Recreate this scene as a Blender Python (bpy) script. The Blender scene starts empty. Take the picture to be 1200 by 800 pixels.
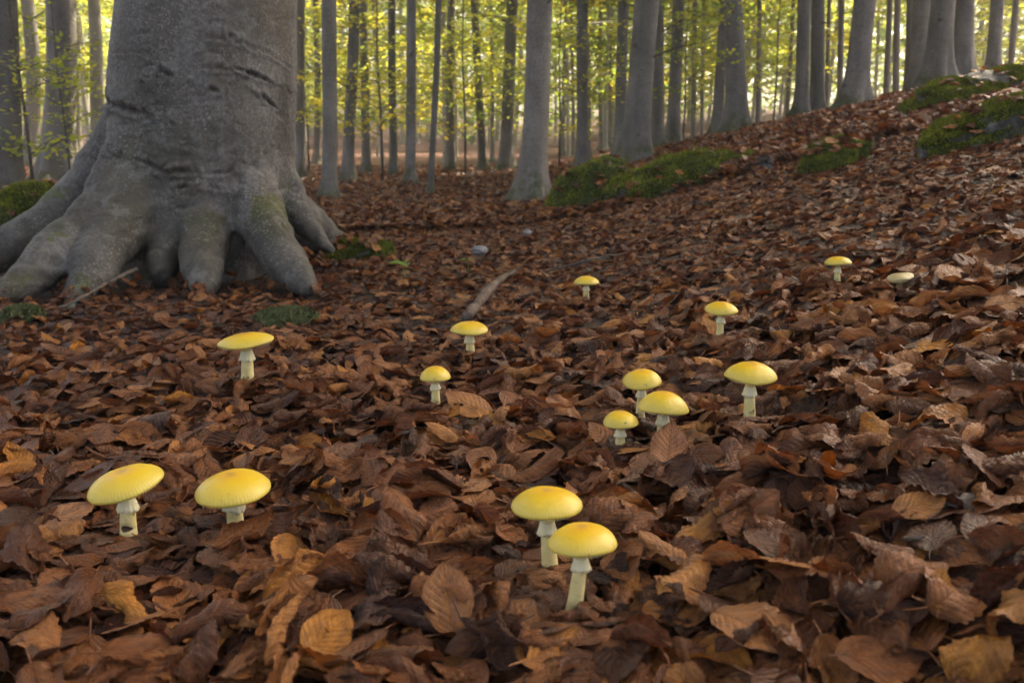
import bpy, bmesh, math, random
import numpy as np
from mathutils import Vector, Matrix

# ------------------------------------------------------------------ camera, world, light
sc = bpy.context.scene
COL = sc.collection
F, HOR, CAMZ = 1000.0, 170.0, 0.46          # focal length and horizon row in photo pixels (1200 x 800), camera height
PITCH = math.atan((400 - HOR) / F)
cam = bpy.data.cameras.new('camera')
cam.sensor_width = 36; cam.lens = 36 * F / 1200
cam.clip_start = 0.05; cam.clip_end = 600
cam.dof.use_dof = True; cam.dof.focus_distance = 1.25; cam.dof.aperture_fstop = 8.5
camo = bpy.data.objects.new('camera', cam); COL.objects.link(camo)
camo.location = (0, 0, CAMZ); camo.rotation_euler = (math.pi / 2 - PITCH, 0, 0)
sc.camera = camo

SUN_EL, SUN_AZ = math.radians(47), math.radians(38)     # azimuth clockwise from +Y
w = bpy.data.worlds.new('World'); sc.world = w; w.use_nodes = True
nt = w.node_tree
sky = nt.nodes.new('ShaderNodeTexSky'); sky.sky_type = 'NISHITA'; sky.sun_disc = False
sky.sun_elevation = SUN_EL; sky.sun_rotation = SUN_AZ; sky.air_density = 0.6; sky.dust_density = 6.0; sky.ozone_density = 0.3
nt.links.new(sky.outputs[0], nt.nodes['Background'].inputs[0])
nt.nodes['Background'].inputs[1].default_value = 0.15
sl = bpy.data.lights.new('sun', 'SUN'); sl.energy = 5.0; sl.angle = math.radians(0.6); sl.color = (1, 0.94, 0.84)
so = bpy.data.objects.new('sun', sl); COL.objects.link(so)
sd = Vector((math.sin(SUN_AZ) * math.cos(SUN_EL), math.cos(SUN_AZ) * math.cos(SUN_EL), math.sin(SUN_EL)))
so.rotation_euler = (-sd).to_track_quat('-Z', 'Y').to_euler()
sc.view_settings.view_transform = 'Standard'; sc.view_settings.look = 'None'
sc.view_settings.exposure = 2.08; sc.view_settings.gamma = 1
sc.view_settings.use_white_balance = True; sc.view_settings.white_balance_temperature = 7700   # balanced for shade, as the photograph is
sc.render.engine = 'CYCLES'
sc.cycles.use_denoising = True
sc.cycles.max_bounces = 4; sc.cycles.diffuse_bounces = 3; sc.cycles.transmission_bounces = 3
sc.cycles.use_adaptive_sampling = True; sc.cycles.adaptive_threshold = 0.03
sc.cycles.transparent_max_bounces = 6; sc.cycles.sample_clamp_indirect = 4

rng = np.random.default_rng(7); random.seed(7)

# ------------------------------------------------------------------ noise, terrain, pixel rays
def _h(ix, iy, iz):
    n = (ix * 374761393 + iy * 668265263 + iz * 1274126177) & 0x7fffffff
    n = ((n ^ (n >> 13)) * 1274126177) & 0x7fffffff
    return ((n ^ (n >> 16)) & 0xffff) / 65535.0
def vnoise(x, y, z=0.0):
    x = np.asarray(x, float); y = np.asarray(y, float); z = np.asarray(z, float) + x * 0
    ix, iy, iz = (np.floor(a).astype(np.int64) for a in (x, y, z))
    fx, fy, fz = x - ix, y - iy, z - iz
    fx, fy, fz = (a * a * (3 - 2 * a) for a in (fx, fy, fz))
    r = 0
    for dx in (0, 1):
        for dy in (0, 1):
            for dz in (0, 1):
                r = r + _h(ix + dx, iy + dy, iz + dz) * (fx if dx else 1 - fx) * (fy if dy else 1 - fy) * (fz if dz else 1 - fz)
    return r * 2 - 1
def fbm(x, y, z=0.0, o=4):
    s, a = 0, 1.0
    for i in range(o):
        s = s + a * vnoise(x * 2 ** i + 17.3 * i, y * 2 ** i + 5.1 * i, np.asarray(z) * 2 ** i); a *= .5
    return s / 1.9
def sstep(a, b, x):
    t = np.clip((np.asarray(x, float) - a) / (b - a), 0, 1); return t * t * (3 - 2 * t)
def terrain(x, y):
    x = np.asarray(x, float); y = np.asarray(y, float)
    u = x - 0.1
    rise = 0.27 * (np.sqrt(u * u + .09) + u) / 2
    rise = rise + 0.045 * np.clip(x - 3.2, 0, 6)
    brow = 1 - 0.55 * sstep(7.5, 17, y)
    cap = 1.9
    rise = cap * np.tanh(rise * brow / cap)
    z = rise
    z = z + 0.018 * fbm(x * 1.7, y * 1.7, 3.3, 3) * sstep(0.2, 1.0, y) + 0.05 * fbm(x * .5, y * .5, 9.1, 2) * sstep(3, 6, y)
    far = np.clip(y - 17, 0, None)
    z = z + 0.0034 * far ** 1.5 * (1 + 1.2 * sstep(2, -14, x)) + 0.3 * fbm(x * .12, y * .12, 1.1, 2) * sstep(20, 40, y)
    return z
CP, SP = math.cos(PITCH), math.sin(PITCH)
def ray(px, py):
    a, b = (px - 600) / F, -(py - 400) / F
    return np.array([a, CP + b * SP, -SP + b * CP])
def at(px, py, Y):
    d = ray(px, py); return Vector((d[0] / d[1] * Y, Y, CAMZ + d[2] / d[1] * Y))
def hit(px, py, lift=0.025, ymax=40):
    d = ray(px, py); ys = np.concatenate([np.arange(.4, 8, .004), np.arange(8, ymax, .03)])
    x = d[0] / d[1] * ys; z = CAMZ + d[2] / d[1] * ys
    k = np.argmax(z < terrain(x, ys) + lift)
    if k == 0: return None
    return Vector((x[k], ys[k], z[k]))
def project(P):
    P = np.asarray(P); v = P - np.array([0, 0, CAMZ])
    dep = v[..., 1] * CP - v[..., 2] * SP; up = v[..., 1] * SP + v[..., 2] * CP
    return 600 + F * v[..., 0] / dep, 400 - F * up / dep, dep

# ------------------------------------------------------------------ scene helpers
def mesh_np(name, V, faces, mat=None, smooth=True, uv=None):
    me = bpy.data.meshes.new(name)
    V = np.asarray(V, np.float32)
    if isinstance(faces, np.ndarray):
        k = faces.shape[1]; n = len(faces)
        me.vertices.add(len(V)); me.vertices.foreach_set('co', V.ravel())
        me.loops.add(n * k); me.loops.foreach_set('vertex_index', faces.astype(np.int32).ravel())
        me.polygons.add(n); me.polygons.foreach_set('loop_start', np.arange(0, n * k, k, dtype=np.int32))
        me.update(calc_edges=True)
    else:
        me.from_pydata([tuple(v) for v in V.tolist()], [], faces)
    if smooth: me.polygons.foreach_set('use_smooth', [True] * len(me.polygons))
    if uv is not None:
        idx = np.empty(len(me.loops), np.int32); me.loops.foreach_get('vertex_index', idx)
        l = me.uv_layers.new(name='UVMap'); l.data.foreach_set('uv', np.asarray(uv, np.float32)[idx].ravel())
    if mat: me.materials.append(mat)
    me.update()
    return me
def link(name, me, parent=None, **props):
    o = bpy.data.objects.new(name, me); COL.objects.link(o)
    if parent: o.parent = parent
    for k, v in props.items(): o[k] = v
    return o
def thing(name, loc, label, cat, group=None, rz=0):
    o = bpy.data.objects.new(name, None); COL.objects.link(o); o.location = loc; o.rotation_euler = (0, 0, rz)
    o.empty_display_size = .05
    o['label'] = label; o['category'] = cat
    if group: o['group'] = group
    return o
def grid_faces(nu, nv, wrap=False, off=0):
    i = np.arange(nu - 1)[:, None]; j = np.arange(nv if wrap else nv - 1)[None, :]
    j2 = (j + 1) % nv
    return np.stack([i * nv + j, i * nv + j2, (i + 1) * nv + j2, (i + 1) * nv + j], -1).reshape(-1, 4) + off
def tube(path, radii, nseg=10, cap=True):
    """rings swept along a polyline: vertices, quads"""
    P = np.asarray(path, float); n = len(P); T = np.gradient(P, axis=0); T /= np.linalg.norm(T, axis=1)[:, None] + 1e-9
    ref = np.array([0.0, 1.0, 0.0]) if abs(T[0][1]) < .8 else np.array([1.0, 0, 0])
    V = []
    a = np.linspace(0, 2 * np.pi, nseg, endpoint=False)
    for k in range(n):
        s = np.cross(T[k], ref); s /= np.linalg.norm(s) + 1e-9; u = np.cross(s, T[k])
        ref = u if False else ref
        V.append(P[k] + radii[k] * (np.cos(a)[:, None] * s + np.sin(a)[:, None] * u))
    V = np.concatenate(V); Fc = [tuple(q) for q in grid_faces(n, nseg, True).tolist()]
    if cap:
        Fc.append(tuple(range(nseg - 1, -1, -1))); Fc.append(tuple(range((n - 1) * nseg, n * nseg)))
    return V, Fc
def spline(P, n):
    """Catmull-Rom resample of rows (any number of columns)"""
    P = np.asarray(P, float); Q = np.vstack([2 * P[0] - P[1], P, 2 * P[-1] - P[-2]]); m = len(P) - 1
    t = np.linspace(0, m - 1e-6, n); k = t.astype(int); f = (t - k)[:, None]
    a, b, c, d = Q[k], Q[k + 1], Q[k + 2], Q[k + 3]
    return .5 * ((2 * b) + (c - a) * f + (2 * a - 5 * b + 4 * c - d) * f ** 2 + (3 * b - a - 3 * c + d) * f ** 3)
def merge(parts):
    V, Fc, o = [], [], 0
    for v, f in parts:
        V.append(v); Fc += [tuple(i + o for i in q) for q in f]; o += len(v)
    return np.concatenate(V), Fc

# ------------------------------------------------------------------ materials
class NT:
    def __init__(s, name):
        s.m = bpy.data.materials.new(name); s.m.use_nodes = True; s.t = s.m.node_tree; s.t.nodes.clear()
        s.out = s.n('ShaderNodeOutputMaterial')
    def n(s, typ, ins=None, **kw):
        x = s.t.nodes.new(typ)
        for k, v in kw.items(): setattr(x, k, v)
        for k, v in (ins or {}).items(): s.set(x.inputs[k], v)
        return x
    def set(s, sock, v):
        if hasattr(v, 'bl_idname') and hasattr(v, 'outputs'): v = v.outputs[0]
        if isinstance(v, bpy.types.NodeSocket): s.t.links.new(v, sock)
        else:
            if sock.type == 'RGBA' and isinstance(v, tuple) and len(v) == 3: v = (*v, 1)
            sock.default_value = v
    def math(s, op, a, b=0.0, c=None):
        x = s.n('ShaderNodeMath', operation=op); s.set(x.inputs[0], a); s.set(x.inputs[1], b)
        if c is not None: s.set(x.inputs[2], c)
        return x.outputs[0]
    def mix(s, f, a, b, mode='MIX'):
        x = s.n('ShaderNodeMix', data_type='RGBA', blend_type=mode)
        s.set(x.inputs[0], f); s.set(x.inputs[6], a); s.set(x.inputs[7], b); return x.outputs[2]
    def ramp(s, f, stops, interp='LINEAR'):
        x = s.n('ShaderNodeValToRGB'); cr = x.color_ramp; cr.interpolation = interp
        while len(cr.elements) < len(stops): cr.elements.new(1)
        for e, (p, c) in zip(cr.elements, stops): e.position = p; e.color = (*c, 1) if len(c) == 3 else c
        s.set(x.inputs[0], f); return x.outputs[0]
    def map(s, f, a, b, c=0.0, d=1.0):
        x = s.n('ShaderNodeMapRange', ins={0: f, 1: a, 2: b, 3: c, 4: d}); return x.outputs[0]
    def noise(s, vec, scale, detail=4, rough=.55, dist=0.0):
        x = s.n('ShaderNodeTexNoise', ins={'Scale': scale, 'Detail': detail, 'Roughness': rough, 'Distortion': dist})
        if vec is not None: s.set(x.inputs['Vector'], vec)
        return x.outputs[0]
    def bump(s, h, strength=.5, dist=.01, normal=None):
        x = s.n('ShaderNodeBump', ins={'Strength': strength, 'Distance': dist, 'Height': h})
        if normal is not None: s.set(x.inputs['Normal'], normal)
        return x.outputs[0]
    def bsdf(s, col, rough=.6, normal=None, **kw):
        x = s.n('ShaderNodeBsdfPrincipled', ins={'Base Color': col, 'Roughness': rough})
        if normal is not None: s.set(x.inputs['Normal'], normal)
        for k, v in kw.items(): s.set(x.inputs[k.replace('_', ' ')], v)
        return x.outputs[0]
    def done(s, sh): s.t.links.new(sh, s.out.inputs[0]); return s.m
    def gen(s): return s.n('ShaderNodeTexCoord').outputs['Object']
    def pos(s): return s.n('ShaderNodeNewGeometry').outputs['Position']

def mat_leaf():
    s = NT('dry_beech_leaf')
    r = s.n('ShaderNodeAttribute', attribute_name='rnd', attribute_type='INSTANCER').outputs['Fac']
    r2 = s.math('FRACT', s.math('MULTIPLY', r, 37.7))
    r3 = s.math('FRACT', s.math('MULTIPLY', r, 91.3))
    uv = s.n('ShaderNodeUVMap', uv_map='UVMap').outputs[0]
    sep = s.n('ShaderNodeSeparateXYZ', ins={0: uv})
    u, v = sep.outputs[0], sep.outputs[1]
    av = s.math('ABSOLUTE', v)
    off = s.n('ShaderNodeCombineXYZ', ins={0: s.math('MULTIPLY', r2, 40.0), 1: s.math('MULTIPLY', r3, 40.0), 2: 0.0})
    uvo = s.n('ShaderNodeVectorMath', operation='ADD', ins={0: uv, 1: off}).outputs[0]
    base = s.ramp(r, [(0, (.046, .018, .009)), (.14, (.086, .031, .012)), (.34, (.142, .050, .016)), (.56, (.205, .074, .021)),
                      (.77, (.28, .107, .031)), (.90, (.37, .162, .054)), (.96, (.42, .185, .048)), (1, (.47, .20, .025))])
    big = s.noise(uvo, 2.2, 3, .6); fine = s.noise(uvo, 14, 4, .65)
    col = s.mix(s.map(big, .35, .68), s.mix(1.0, base, (.62, .56, .58), 'MULTIPLY'), s.mix(1.0, base, (1.25, 1.2, 1.05), 'MULTIPLY'))
    col = s.mix(s.map(fine, .3, .7, 0, .5), col, s.mix(1.0, col, (.5, .44, .42), 'MULTIPLY'))
    # veins: a midrib and side veins that run obliquely to the margin
    ph = s.math('MULTIPLY', s.math('SUBTRACT', u, s.math('MULTIPLY', av, .30)), 9.0)
    tri = s.math('ABSOLUTE', s.math('SUBTRACT', s.math('FRACT', ph), .5))
    side = s.map(tri, .0, .085, 1, 0)
    mid = s.map(av, .0, .05, 1, 0)
    vein = s.math('MAXIMUM', s.math('MULTIPLY', side, .7), mid)
    veincol = s.mix(s.math('MULTIPLY', r3, .7), s.mix(1.0, col, (.5, .45, .45), 'MULTIPLY'), s.mix(1.0, col, (1.35, 1.35, 1.4), 'MULTIPLY'))
    col = s.mix(s.math('MULTIPLY', vein, .7), col, veincol)
    # small dark rot spots
    sp = s.noise(uvo, 7, 2, .5)
    col = s.mix(s.map(sp, .66, .74, 0, .75), col, (.022, .014, .012))
    hgt = s.math('ADD', s.math('ADD', s.math('MULTIPLY', tri, 1.1), s.math('MULTIPLY', vein, .5)), s.math('MULTIPLY', fine, 1.5))
    nrm = s.bump(hgt, .8, .0034)
    rough = s.map(s.noise(uvo, 5, 3, .6), .35, .65, .20, .52)
    sh = s.bsdf(col, rough, nrm, Specular_IOR_Level=.45)
    tr = s.n('ShaderNodeBsdfTranslucent', ins={'Color': s.mix(1.0, col, (1.5, .9, .5), 'MULTIPLY'), 'Normal': nrm}).outputs[0]
    x = s.n('ShaderNodeMixShader', ins={0: .14}); s.t.links.new(sh, x.inputs[1]); s.t.links.new(tr, x.inputs[2])
    return s.done(x.outputs[0])
def mat_ground():
    s = NT('forest_soil_and_litter')
    p = s.pos()
    d = s.n('ShaderNodeVectorMath', operation='ADD', ins={0: p, 1: s.n('ShaderNodeTexNoise', ins={'Vector': p, 'Scale': 9.0}).outputs['Color']}).outputs[0]
    v = s.n('ShaderNodeTexVoronoi', ins={'Vector': d, 'Scale': 15.0, 'Randomness': 1.0})
    sepc = s.n('ShaderNodeSeparateColor', ins={0: v.outputs['Color']})
    col = s.ramp(sepc.outputs[0], [(0, (.04, .014, .008)), (.4, (.095, .03, .012)), (.7, (.15, .048, .017)), (1, (.22, .08, .027))])
    n2 = s.noise(p, 1.3, 5, .6)
    col = s.mix(s.map(n2, .35, .65, 0, .6), col, (.055, .032, .024))
    big = s.noise(p, .11, 3, .5)
    col = s.mix(s.map(big, .52, .66, 0, .6), col, (.055, .06, .016))
    mid = s.noise(p, .6, 5, .65)
    col = s.mix(s.map(mid, .42, .62, 0, .55), col, (.06, .026, .014))
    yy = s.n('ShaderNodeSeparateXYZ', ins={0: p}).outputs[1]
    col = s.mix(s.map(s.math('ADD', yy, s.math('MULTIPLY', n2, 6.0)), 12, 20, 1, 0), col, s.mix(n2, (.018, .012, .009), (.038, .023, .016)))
    hh = s.math('ADD', sepc.outputs[1], s.math('MULTIPLY', s.noise(p, 60, 4, .6), .6))
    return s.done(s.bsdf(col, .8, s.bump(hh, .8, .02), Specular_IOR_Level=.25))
def mat_bark(name, tint=(1, 1, 1), hero=False):
    s = NT(name)
    p = s.gen()
    if not hero:
        rn = s.n('ShaderNodeObjectInfo').outputs['Random']
        p = s.n('ShaderNodeVectorMath', operation='ADD', ins={0: p, 1: s.n('ShaderNodeCombineXYZ', ins={0: s.math('MULTIPLY', rn, 50.0)})}).outputs[0]
    st = s.n('ShaderNodeMapping', ins={0: p, 3: (1, 1, 4.5)}).outputs[0]      # squeezed bands run round the stem
    vt = s.n('ShaderNodeMapping', ins={0: p, 3: (1, 1, .22)}).outputs[0]
    blot = s.noise(p, 3.2, 6, .62); band = s.noise(st, 7, 5, .6); fine = s.noise(p, 75, 5, .65); streak = s.noise(vt, 9, 4, .55)
    c = [tuple(a * b for a, b in zip(k, tint)) for k in (((.044, .041, .037), (.112, .107, .10), (.215, .21, .2)) if hero else ((.09, .08, .066), (.168, .153, .130), (.26, .24, .208)))]
    col = s.ramp(s.math('ADD', s.math('MULTIPLY', blot, .55), s.math('MULTIPLY', streak, .45)), [(.3, c[0]), (.5, c[1]), (.68, c[2])])
    col = s.mix(s.map(band, .56, .72, 0, .45), col, (.06, .053, .044))
    col = s.mix(s.map(fine, .5, .75, 0, .4 if hero else .3), col, (.30, .29, .27))
    col = s.mix(s.map(fine, .5, .28, 0, .6), col, (.05, .044, .037))
    # lichen and algae film
    lich = s.noise(p, 11, 4, .6)
    col = s.mix(s.map(lich, .6, .72, 0, .35), col, (.27, .27, .24))
    alg = s.noise(vt, 2.6, 4, .6)
    col = s.mix(s.map(alg, .5, .7, 0, .35), col, (.105, .10, .05))
    h = s.math('ADD', s.math('MULTIPLY', band, .8), s.math('MULTIPLY', fine, .5))
    if not hero:
        tn = s.map(s.math('FRACT', s.math('MULTIPLY', rn, 7.31)), 0, 1, .68, 1.12)
        col = s.mix(1.0, col, s.n('ShaderNodeCombineColor', ins={0: tn, 1: tn, 2: tn}).outputs[0], 'MULTIPLY')
        zc = s.n('ShaderNodeSeparateXYZ', ins={0: s.gen()}).outputs[2]
        fm_ = s.math('SUBTRACT', s.math('MULTIPLY', s.noise(p, 5, 4, .65), 1.0), s.math('MULTIPLY', zc, 1.1))
        col = s.mix(s.map(fm_, .34, .46, 0, .8), col, s.ramp(fine, [(.3, (.03, .035, .012)), (.7, (.09, .10, .03))]))
        eye = s.n('ShaderNodeTexVoronoi', ins={'Vector': s.n('ShaderNodeMapping', ins={0: p, 3: (3.2, 3.2, 5.0)}).outputs[0], 'Scale': 1.0}).outputs[0]
        col = s.mix(s.math('MULTIPLY', s.map(eye, .06, .13, .75, 0), s.map(s.noise(p, 1.7, 2), .45, .55)), col, (.035, .03, .026))
    if hero:
        fis = s.n('ShaderNodeTexVoronoi', feature='DISTANCE_TO_EDGE', ins={'Vector': s.n('ShaderNodeMapping', ins={0: p, 3: (1, 1, .8)}).outputs[0], 'Scale': 42.0}).outputs[0]
        scar = s.n('ShaderNodeAttribute', attribute_name='scar').outputs['Fac']
        moss = s.n('ShaderNodeAttribute', attribute_name='moss').outputs['Fac']
        fm = s.math('MULTIPLY', s.map(fis, .0, .06, 1, 0), s.map(s.noise(p, 4.5, 3), .45, .62))
        col = s.mix(s.math('MULTIPLY', fm, .55), col, (.04, .034, .028))
        col = s.mix(s.map(s.math('ADD', scar, s.math('MULTIPLY', s.math('SUBTRACT', fine, .5), .5)), .15, .75, 0, .95), col, (.022, .018, .015))
        mn = s.noise(p, 38, 4, .7)
        col = s.mix(s.map(s.math('ADD', moss, s.math('MULTIPLY', s.math('SUBTRACT', mn, .5), 1.6)), .42, .6, 0, .9), col, s.ramp(mn, [(.3, (.02, .028, .006)), (.7, (.11, .135, .022))]))
        h = s.math('ADD', s.math('MULTIPLY', h, .8), s.math('MULTIPLY', fm, -.5))
        tone = s.noise(s.n('ShaderNodeMapping', ins={0: p, 3: (1, 1, .45)}).outputs[0], 2.3, 5, .6)
        col = s.mix(s.map(tone, .42, .66, 0, .75), col, s.mix(1.0, col, (.42, .40, .34), 'MULTIPLY'))
        zc = s.n('ShaderNodeSeparateXYZ', ins={0: p}).outputs[2]
        wet = s.math('SUBTRACT', s.math('MULTIPLY', s.noise(p, 6, 5, .65), 1.0), s.math('MULTIPLY', zc, .55))
        col = s.mix(s.map(wet, .30, .50, 0, .7), col, (.045, .042, .034))
        olive = s.noise(s.n('ShaderNodeMapping', ins={0: p, 1: (4, 2, 1), 3: (1, 1, .6)}).outputs[0], 3.4, 5, .65)
        col = s.mix(s.map(olive, .5, .64, 0, .45), col, (.085, .072, .042))
        speck = s.noise(p, 120, 4, .7)
        patch = s.map(s.noise(p, 5.5, 4, .65), .42, .6)
        col = s.mix(s.math('MULTIPLY', s.map(speck, .54, .64, 0, .5), patch), col, (.34, .33, .31))
        blo = s.noise(p, 8.5, 5, .7)
        col = s.mix(s.map(blo, .57, .63, 0, .28), col, (.23, .23, .215))
        col = s.mix(s.map(blo, .40, .35, 0, .55), col, (.045, .040, .032))
        col = s.mix(s.map(speck, .45, .33, 0, .5), col, (.035, .032, .028))
    return s.done(s.bsdf(col, .72, s.bump(h, .7 if hero else .6, .005 if hero else .02), Specular_IOR_Level=.28))
def mat_foliage(name, stops):
    s = NT(name)
    rn = s.n('ShaderNodeObjectInfo').outputs['Random']
    p = s.pos()
    k = s.math('ADD', s.math('MULTIPLY', rn, .45), s.math('MULTIPLY', s.map(s.noise(p, .55, 3, .6), .3, .7), .45))
    k = s.math('ADD', k, s.math('MULTIPLY', s.math('SUBTRACT', s.n('ShaderNodeNewGeometry').outputs['Random Per Island'], .5), .35))
    col = s.ramp(k, stops)
    d = s.bsdf(col, .55, Specular_IOR_Level=.25)
    t = s.n('ShaderNodeBsdfTranslucent', ins={'Color': s.mix(1.0, col, (1.3, 1.3, .95), 'MULTIPLY')}).outputs[0]
    x = s.n('ShaderNodeMixShader', ins={0: .6}); s.t.links.new(d, x.inputs[1]); s.t.links.new(t, x.inputs[2])
    return s.done(x.outputs[0])
def mat_moss(name, a, b):
    s = NT(name); p = s.gen()
    k = s.math('ADD', s.math('MULTIPLY', s.noise(p, 9, 4, .6), .7), s.math('MULTIPLY', s.n('ShaderNodeNewGeometry').outputs['Random Per Island'], .3))
    return s.done(s.bsdf(s.ramp(k, [(.3, a), (.7, b)]), .8, Specular_IOR_Level=.2))
def mat_rock():
    s = NT('mossy_stone'); p = s.gen()
    col = s.ramp(s.noise(p, 14, 6, .65), [(.3, (.035, .033, .028)), (.55, (.11, .105, .095)), (.75, (.26, .25, .235))])
    moss = s.n('ShaderNodeAttribute', attribute_name='moss').outputs['Fac']
    mn = s.noise(p, 55, 4, .65)
    col = s.mix(s.map(s.math('ADD', moss, s.math('MULTIPLY', s.math('SUBTRACT', mn, .5), .7)), .35, .55), col, s.ramp(mn, [(.3, (.012, .02, .005)), (.7, (.05, .075, .014))]))
    return s.done(s.bsdf(col, .85, s.bump(s.math('ADD', s.noise(p, 30, 5), mn), .8, .02), Specular_IOR_Level=.25))
def mat_cap():
    s = NT('mushroom_cap_skin'); p = s.gen()
    rad = s.n('ShaderNodeAttribute', attribute_name='rad').outputs['Fac']
    rn = s.n('ShaderNodeObjectInfo').outputs['Random']
    n = s.noise(p, 28, 4, .6)
    k = s.math('ADD', rad, s.math('MULTIPLY', s.math('SUBTRACT', n, .5), .28))
    col = s.ramp(k, [(.0, (.54, .30, .03)), (.22, (.64, .39, .024)), (.55, (.66, .46, .030)), (.82, (.64, .49, .055)), (1, (.62, .51, .10))])
    col = s.mix(s.math('MULTIPLY', rn, .3), col, s.mix(1.0, col, (1, .86, .55), 'MULTIPLY'))
    sp = s.noise(p, 85, 3, .5)
    col = s.mix(s.map(sp, .72, .76, 0, .5), col, (.34, .19, .05))
    col = s.mix(s.map(s.math('ADD', rad, s.math('MULTIPLY', s.math('SUBTRACT', s.noise(p, 110, 3, .6), .5), .35)), .2, .05, 0, .45), col, (.42, .26, .10))
    col = s.mix(1.0, col, (.9, .88, .86), 'MULTIPLY')
    st = s.noise(s.n('ShaderNodeMapping', ins={0: p, 1: (3.3, 1.2, 0)}).outputs[0], 13, 3, .5)
    col = s.mix(s.map(st, .68, .76, 0, .45), col, (.42, .25, .06))
    sp_ = s.n('ShaderNodeSeparateXYZ', ins={0: p}); ang = s.math('ARCTAN2', sp_.outputs[1], sp_.outputs[0])
    stri = s.math('MULTIPLY', s.math('SINE', s.math('ADD', s.math('MULTIPLY', ang, 62.0), s.math('MULTIPLY', n, 5.0))), s.map(rad, .78, .98))
    col = s.mix(s.math('MULTIPLY', s.math('MAXIMUM', stri, 0.0), .22), col, s.mix(1.0, col, (.8, .72, .5), 'MULTIPLY'))
    crumb = s.noise(p, 130, 2, .4)
    col = s.mix(s.math('MULTIPLY', s.map(crumb, .72, .745), s.map(s.noise(p, 20, 2), .5, .6, 0, .85)), col, (.10, .05, .025))
    sh = s.bsdf(col, s.map(n, .3, .7, .30, .5), s.bump(s.math('ADD', s.math('ADD', n, s.math('MULTIPLY', stri, .25)), s.noise(p, 240, 3)), .16, .003), Specular_IOR_Level=.4,
                Subsurface_Weight=.18, Subsurface_Radius=(.012, .008, .002))
    s.n('ShaderNodeValue')
    return s.done(sh)
def mat_stem():
    s = NT('mushroom_stem_flesh'); p = s.gen()
    sep = s.n('ShaderNodeSeparateXYZ', ins={0: p})
    n = s.noise(p, 90, 4, .6); nb = s.noise(p, 45, 4, .6)
    col = s.mix(s.map(nb, .35, .65), (.66, .55, .23), (.72, .62, .31))
    col = s.mix(s.map(s.noise(p, 60, 3, .6), .55, .66, 0, .6), col, (.52, .43, .09))
    col = s.mix(s.map(s.noise(p, 130, 4, .65), .58, .68, 0, .5), col, (.38, .28, .12))
    dirt = s.math('ADD', s.math('MULTIPLY', s.math('SUBTRACT', nb, .5), .05), sep.outputs[2])
    col = s.mix(s.map(dirt, .020, .004, 0, .6), col, (.20, .125, .06))
    bite = s.n('ShaderNodeAttribute', attribute_name='bite').outputs['Fac']
    col = s.mix(s.map(s.math('ADD', bite, s.math('MULTIPLY', s.math('SUBTRACT', n, .5), .8)), .35, .55), col, (.07, .035, .018))
    return s.done(s.bsdf(col, .62, s.bump(s.math('ADD', n, nb), .5, .003), Specular_IOR_Level=.3, Subsurface_Weight=.12, Subsurface_Radius=(.01, .007, .003)))
def mat_plain(name, a, b, scale=20, rough=.7, bump=.5, bd=.004):
    s = NT(name); p = s.gen(); n = s.noise(p, scale, 5, .62)
    return s.done(s.bsdf(s.ramp(n, [(.32, a), (.68, b)]), rough, s.bump(n, bump, bd), Specular_IOR_Level=.3))
def mat_stick():
    s = NT('barked_stick'); p = s.gen()
    st = s.n('ShaderNodeMapping', ins={0: p, 3: (1, 6, 1)}).outputs[0]
    n = s.noise(p, 30, 5, .6); b = s.noise(st, 13, 4, .6)
    col = s.ramp(n, [(.3, (.035, .024, .017)), (.55, (.10, .072, .055)), (.75, (.20, .17, .145))])
    col = s.mix(s.map(b, .58, .68, 0, .8), col, (.03, .02, .016))
    return s.done(s.bsdf(col, .8, s.bump(s.math('ADD', n, b), .7, .006), Specular_IOR_Level=.25))

M_LEAF = mat_leaf(); M_GROUND = mat_ground()
M_HERO = mat_bark('old_beech_bark', hero=True); M_BARK = mat_bark('beech_bark'); M_FARBARK = mat_plain('young_beech_bark', (.20, .185, .16), (.34, .32, .285), 6, .75); M_TWIG = mat_plain('twig_bark', (.045, .033, .025), (.12, .10, .08), 40)
AUT = [(.06, (.13, .20, .04)), (.38, (.25, .31, .06)), (.62, (.44, .42, .065)), (.84, (.57, .45, .06)), (1, (.50, .32, .05))]
M_FOL = mat_foliage('autumn_beech_foliage', AUT)
M_FARF = mat_foliage('far_wood_foliage', [(.15, (.12, .17, .045)), (.5, (.21, .26, .06)), (.78, (.34, .34, .075)), (1, (.42, .33, .07))])
M_MOSS = mat_moss('cushion_moss', (.05, .065, .008), (.29, .31, .032)); M_MOSSP = mat_moss('pale_moss', (.05, .06, .024), (.15, .17, .07))
M_ROCK = mat_rock(); M_CAP = mat_cap(); M_STEM = mat_stem()
M_GILL = mat_plain('mushroom_gills', (.66, .62, .42), (.74, .71, .54), 60); M_RING = mat_plain('mushroom_ring', (.70, .64, .36), (.76, .72, .50), 70)
M_STICK = mat_stick(); M_STONE = mat_plain('pale_stone', (.12, .115, .11), (.28, .275, .28), 25, .6)
M_OLDCAP = mat_plain('faded_cap', (.34, .26, .11), (.50, .42, .22), 35, .5)
M_DEADWOOD = mat_plain('bleached_wood', (.05, .034, .024), (.19, .15, .12), 70, .75)
M_SEED = mat_foliage('seedling_leaf', [(0, (.12, .22, .05)), (1, (.22, .32, .10))])

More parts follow.
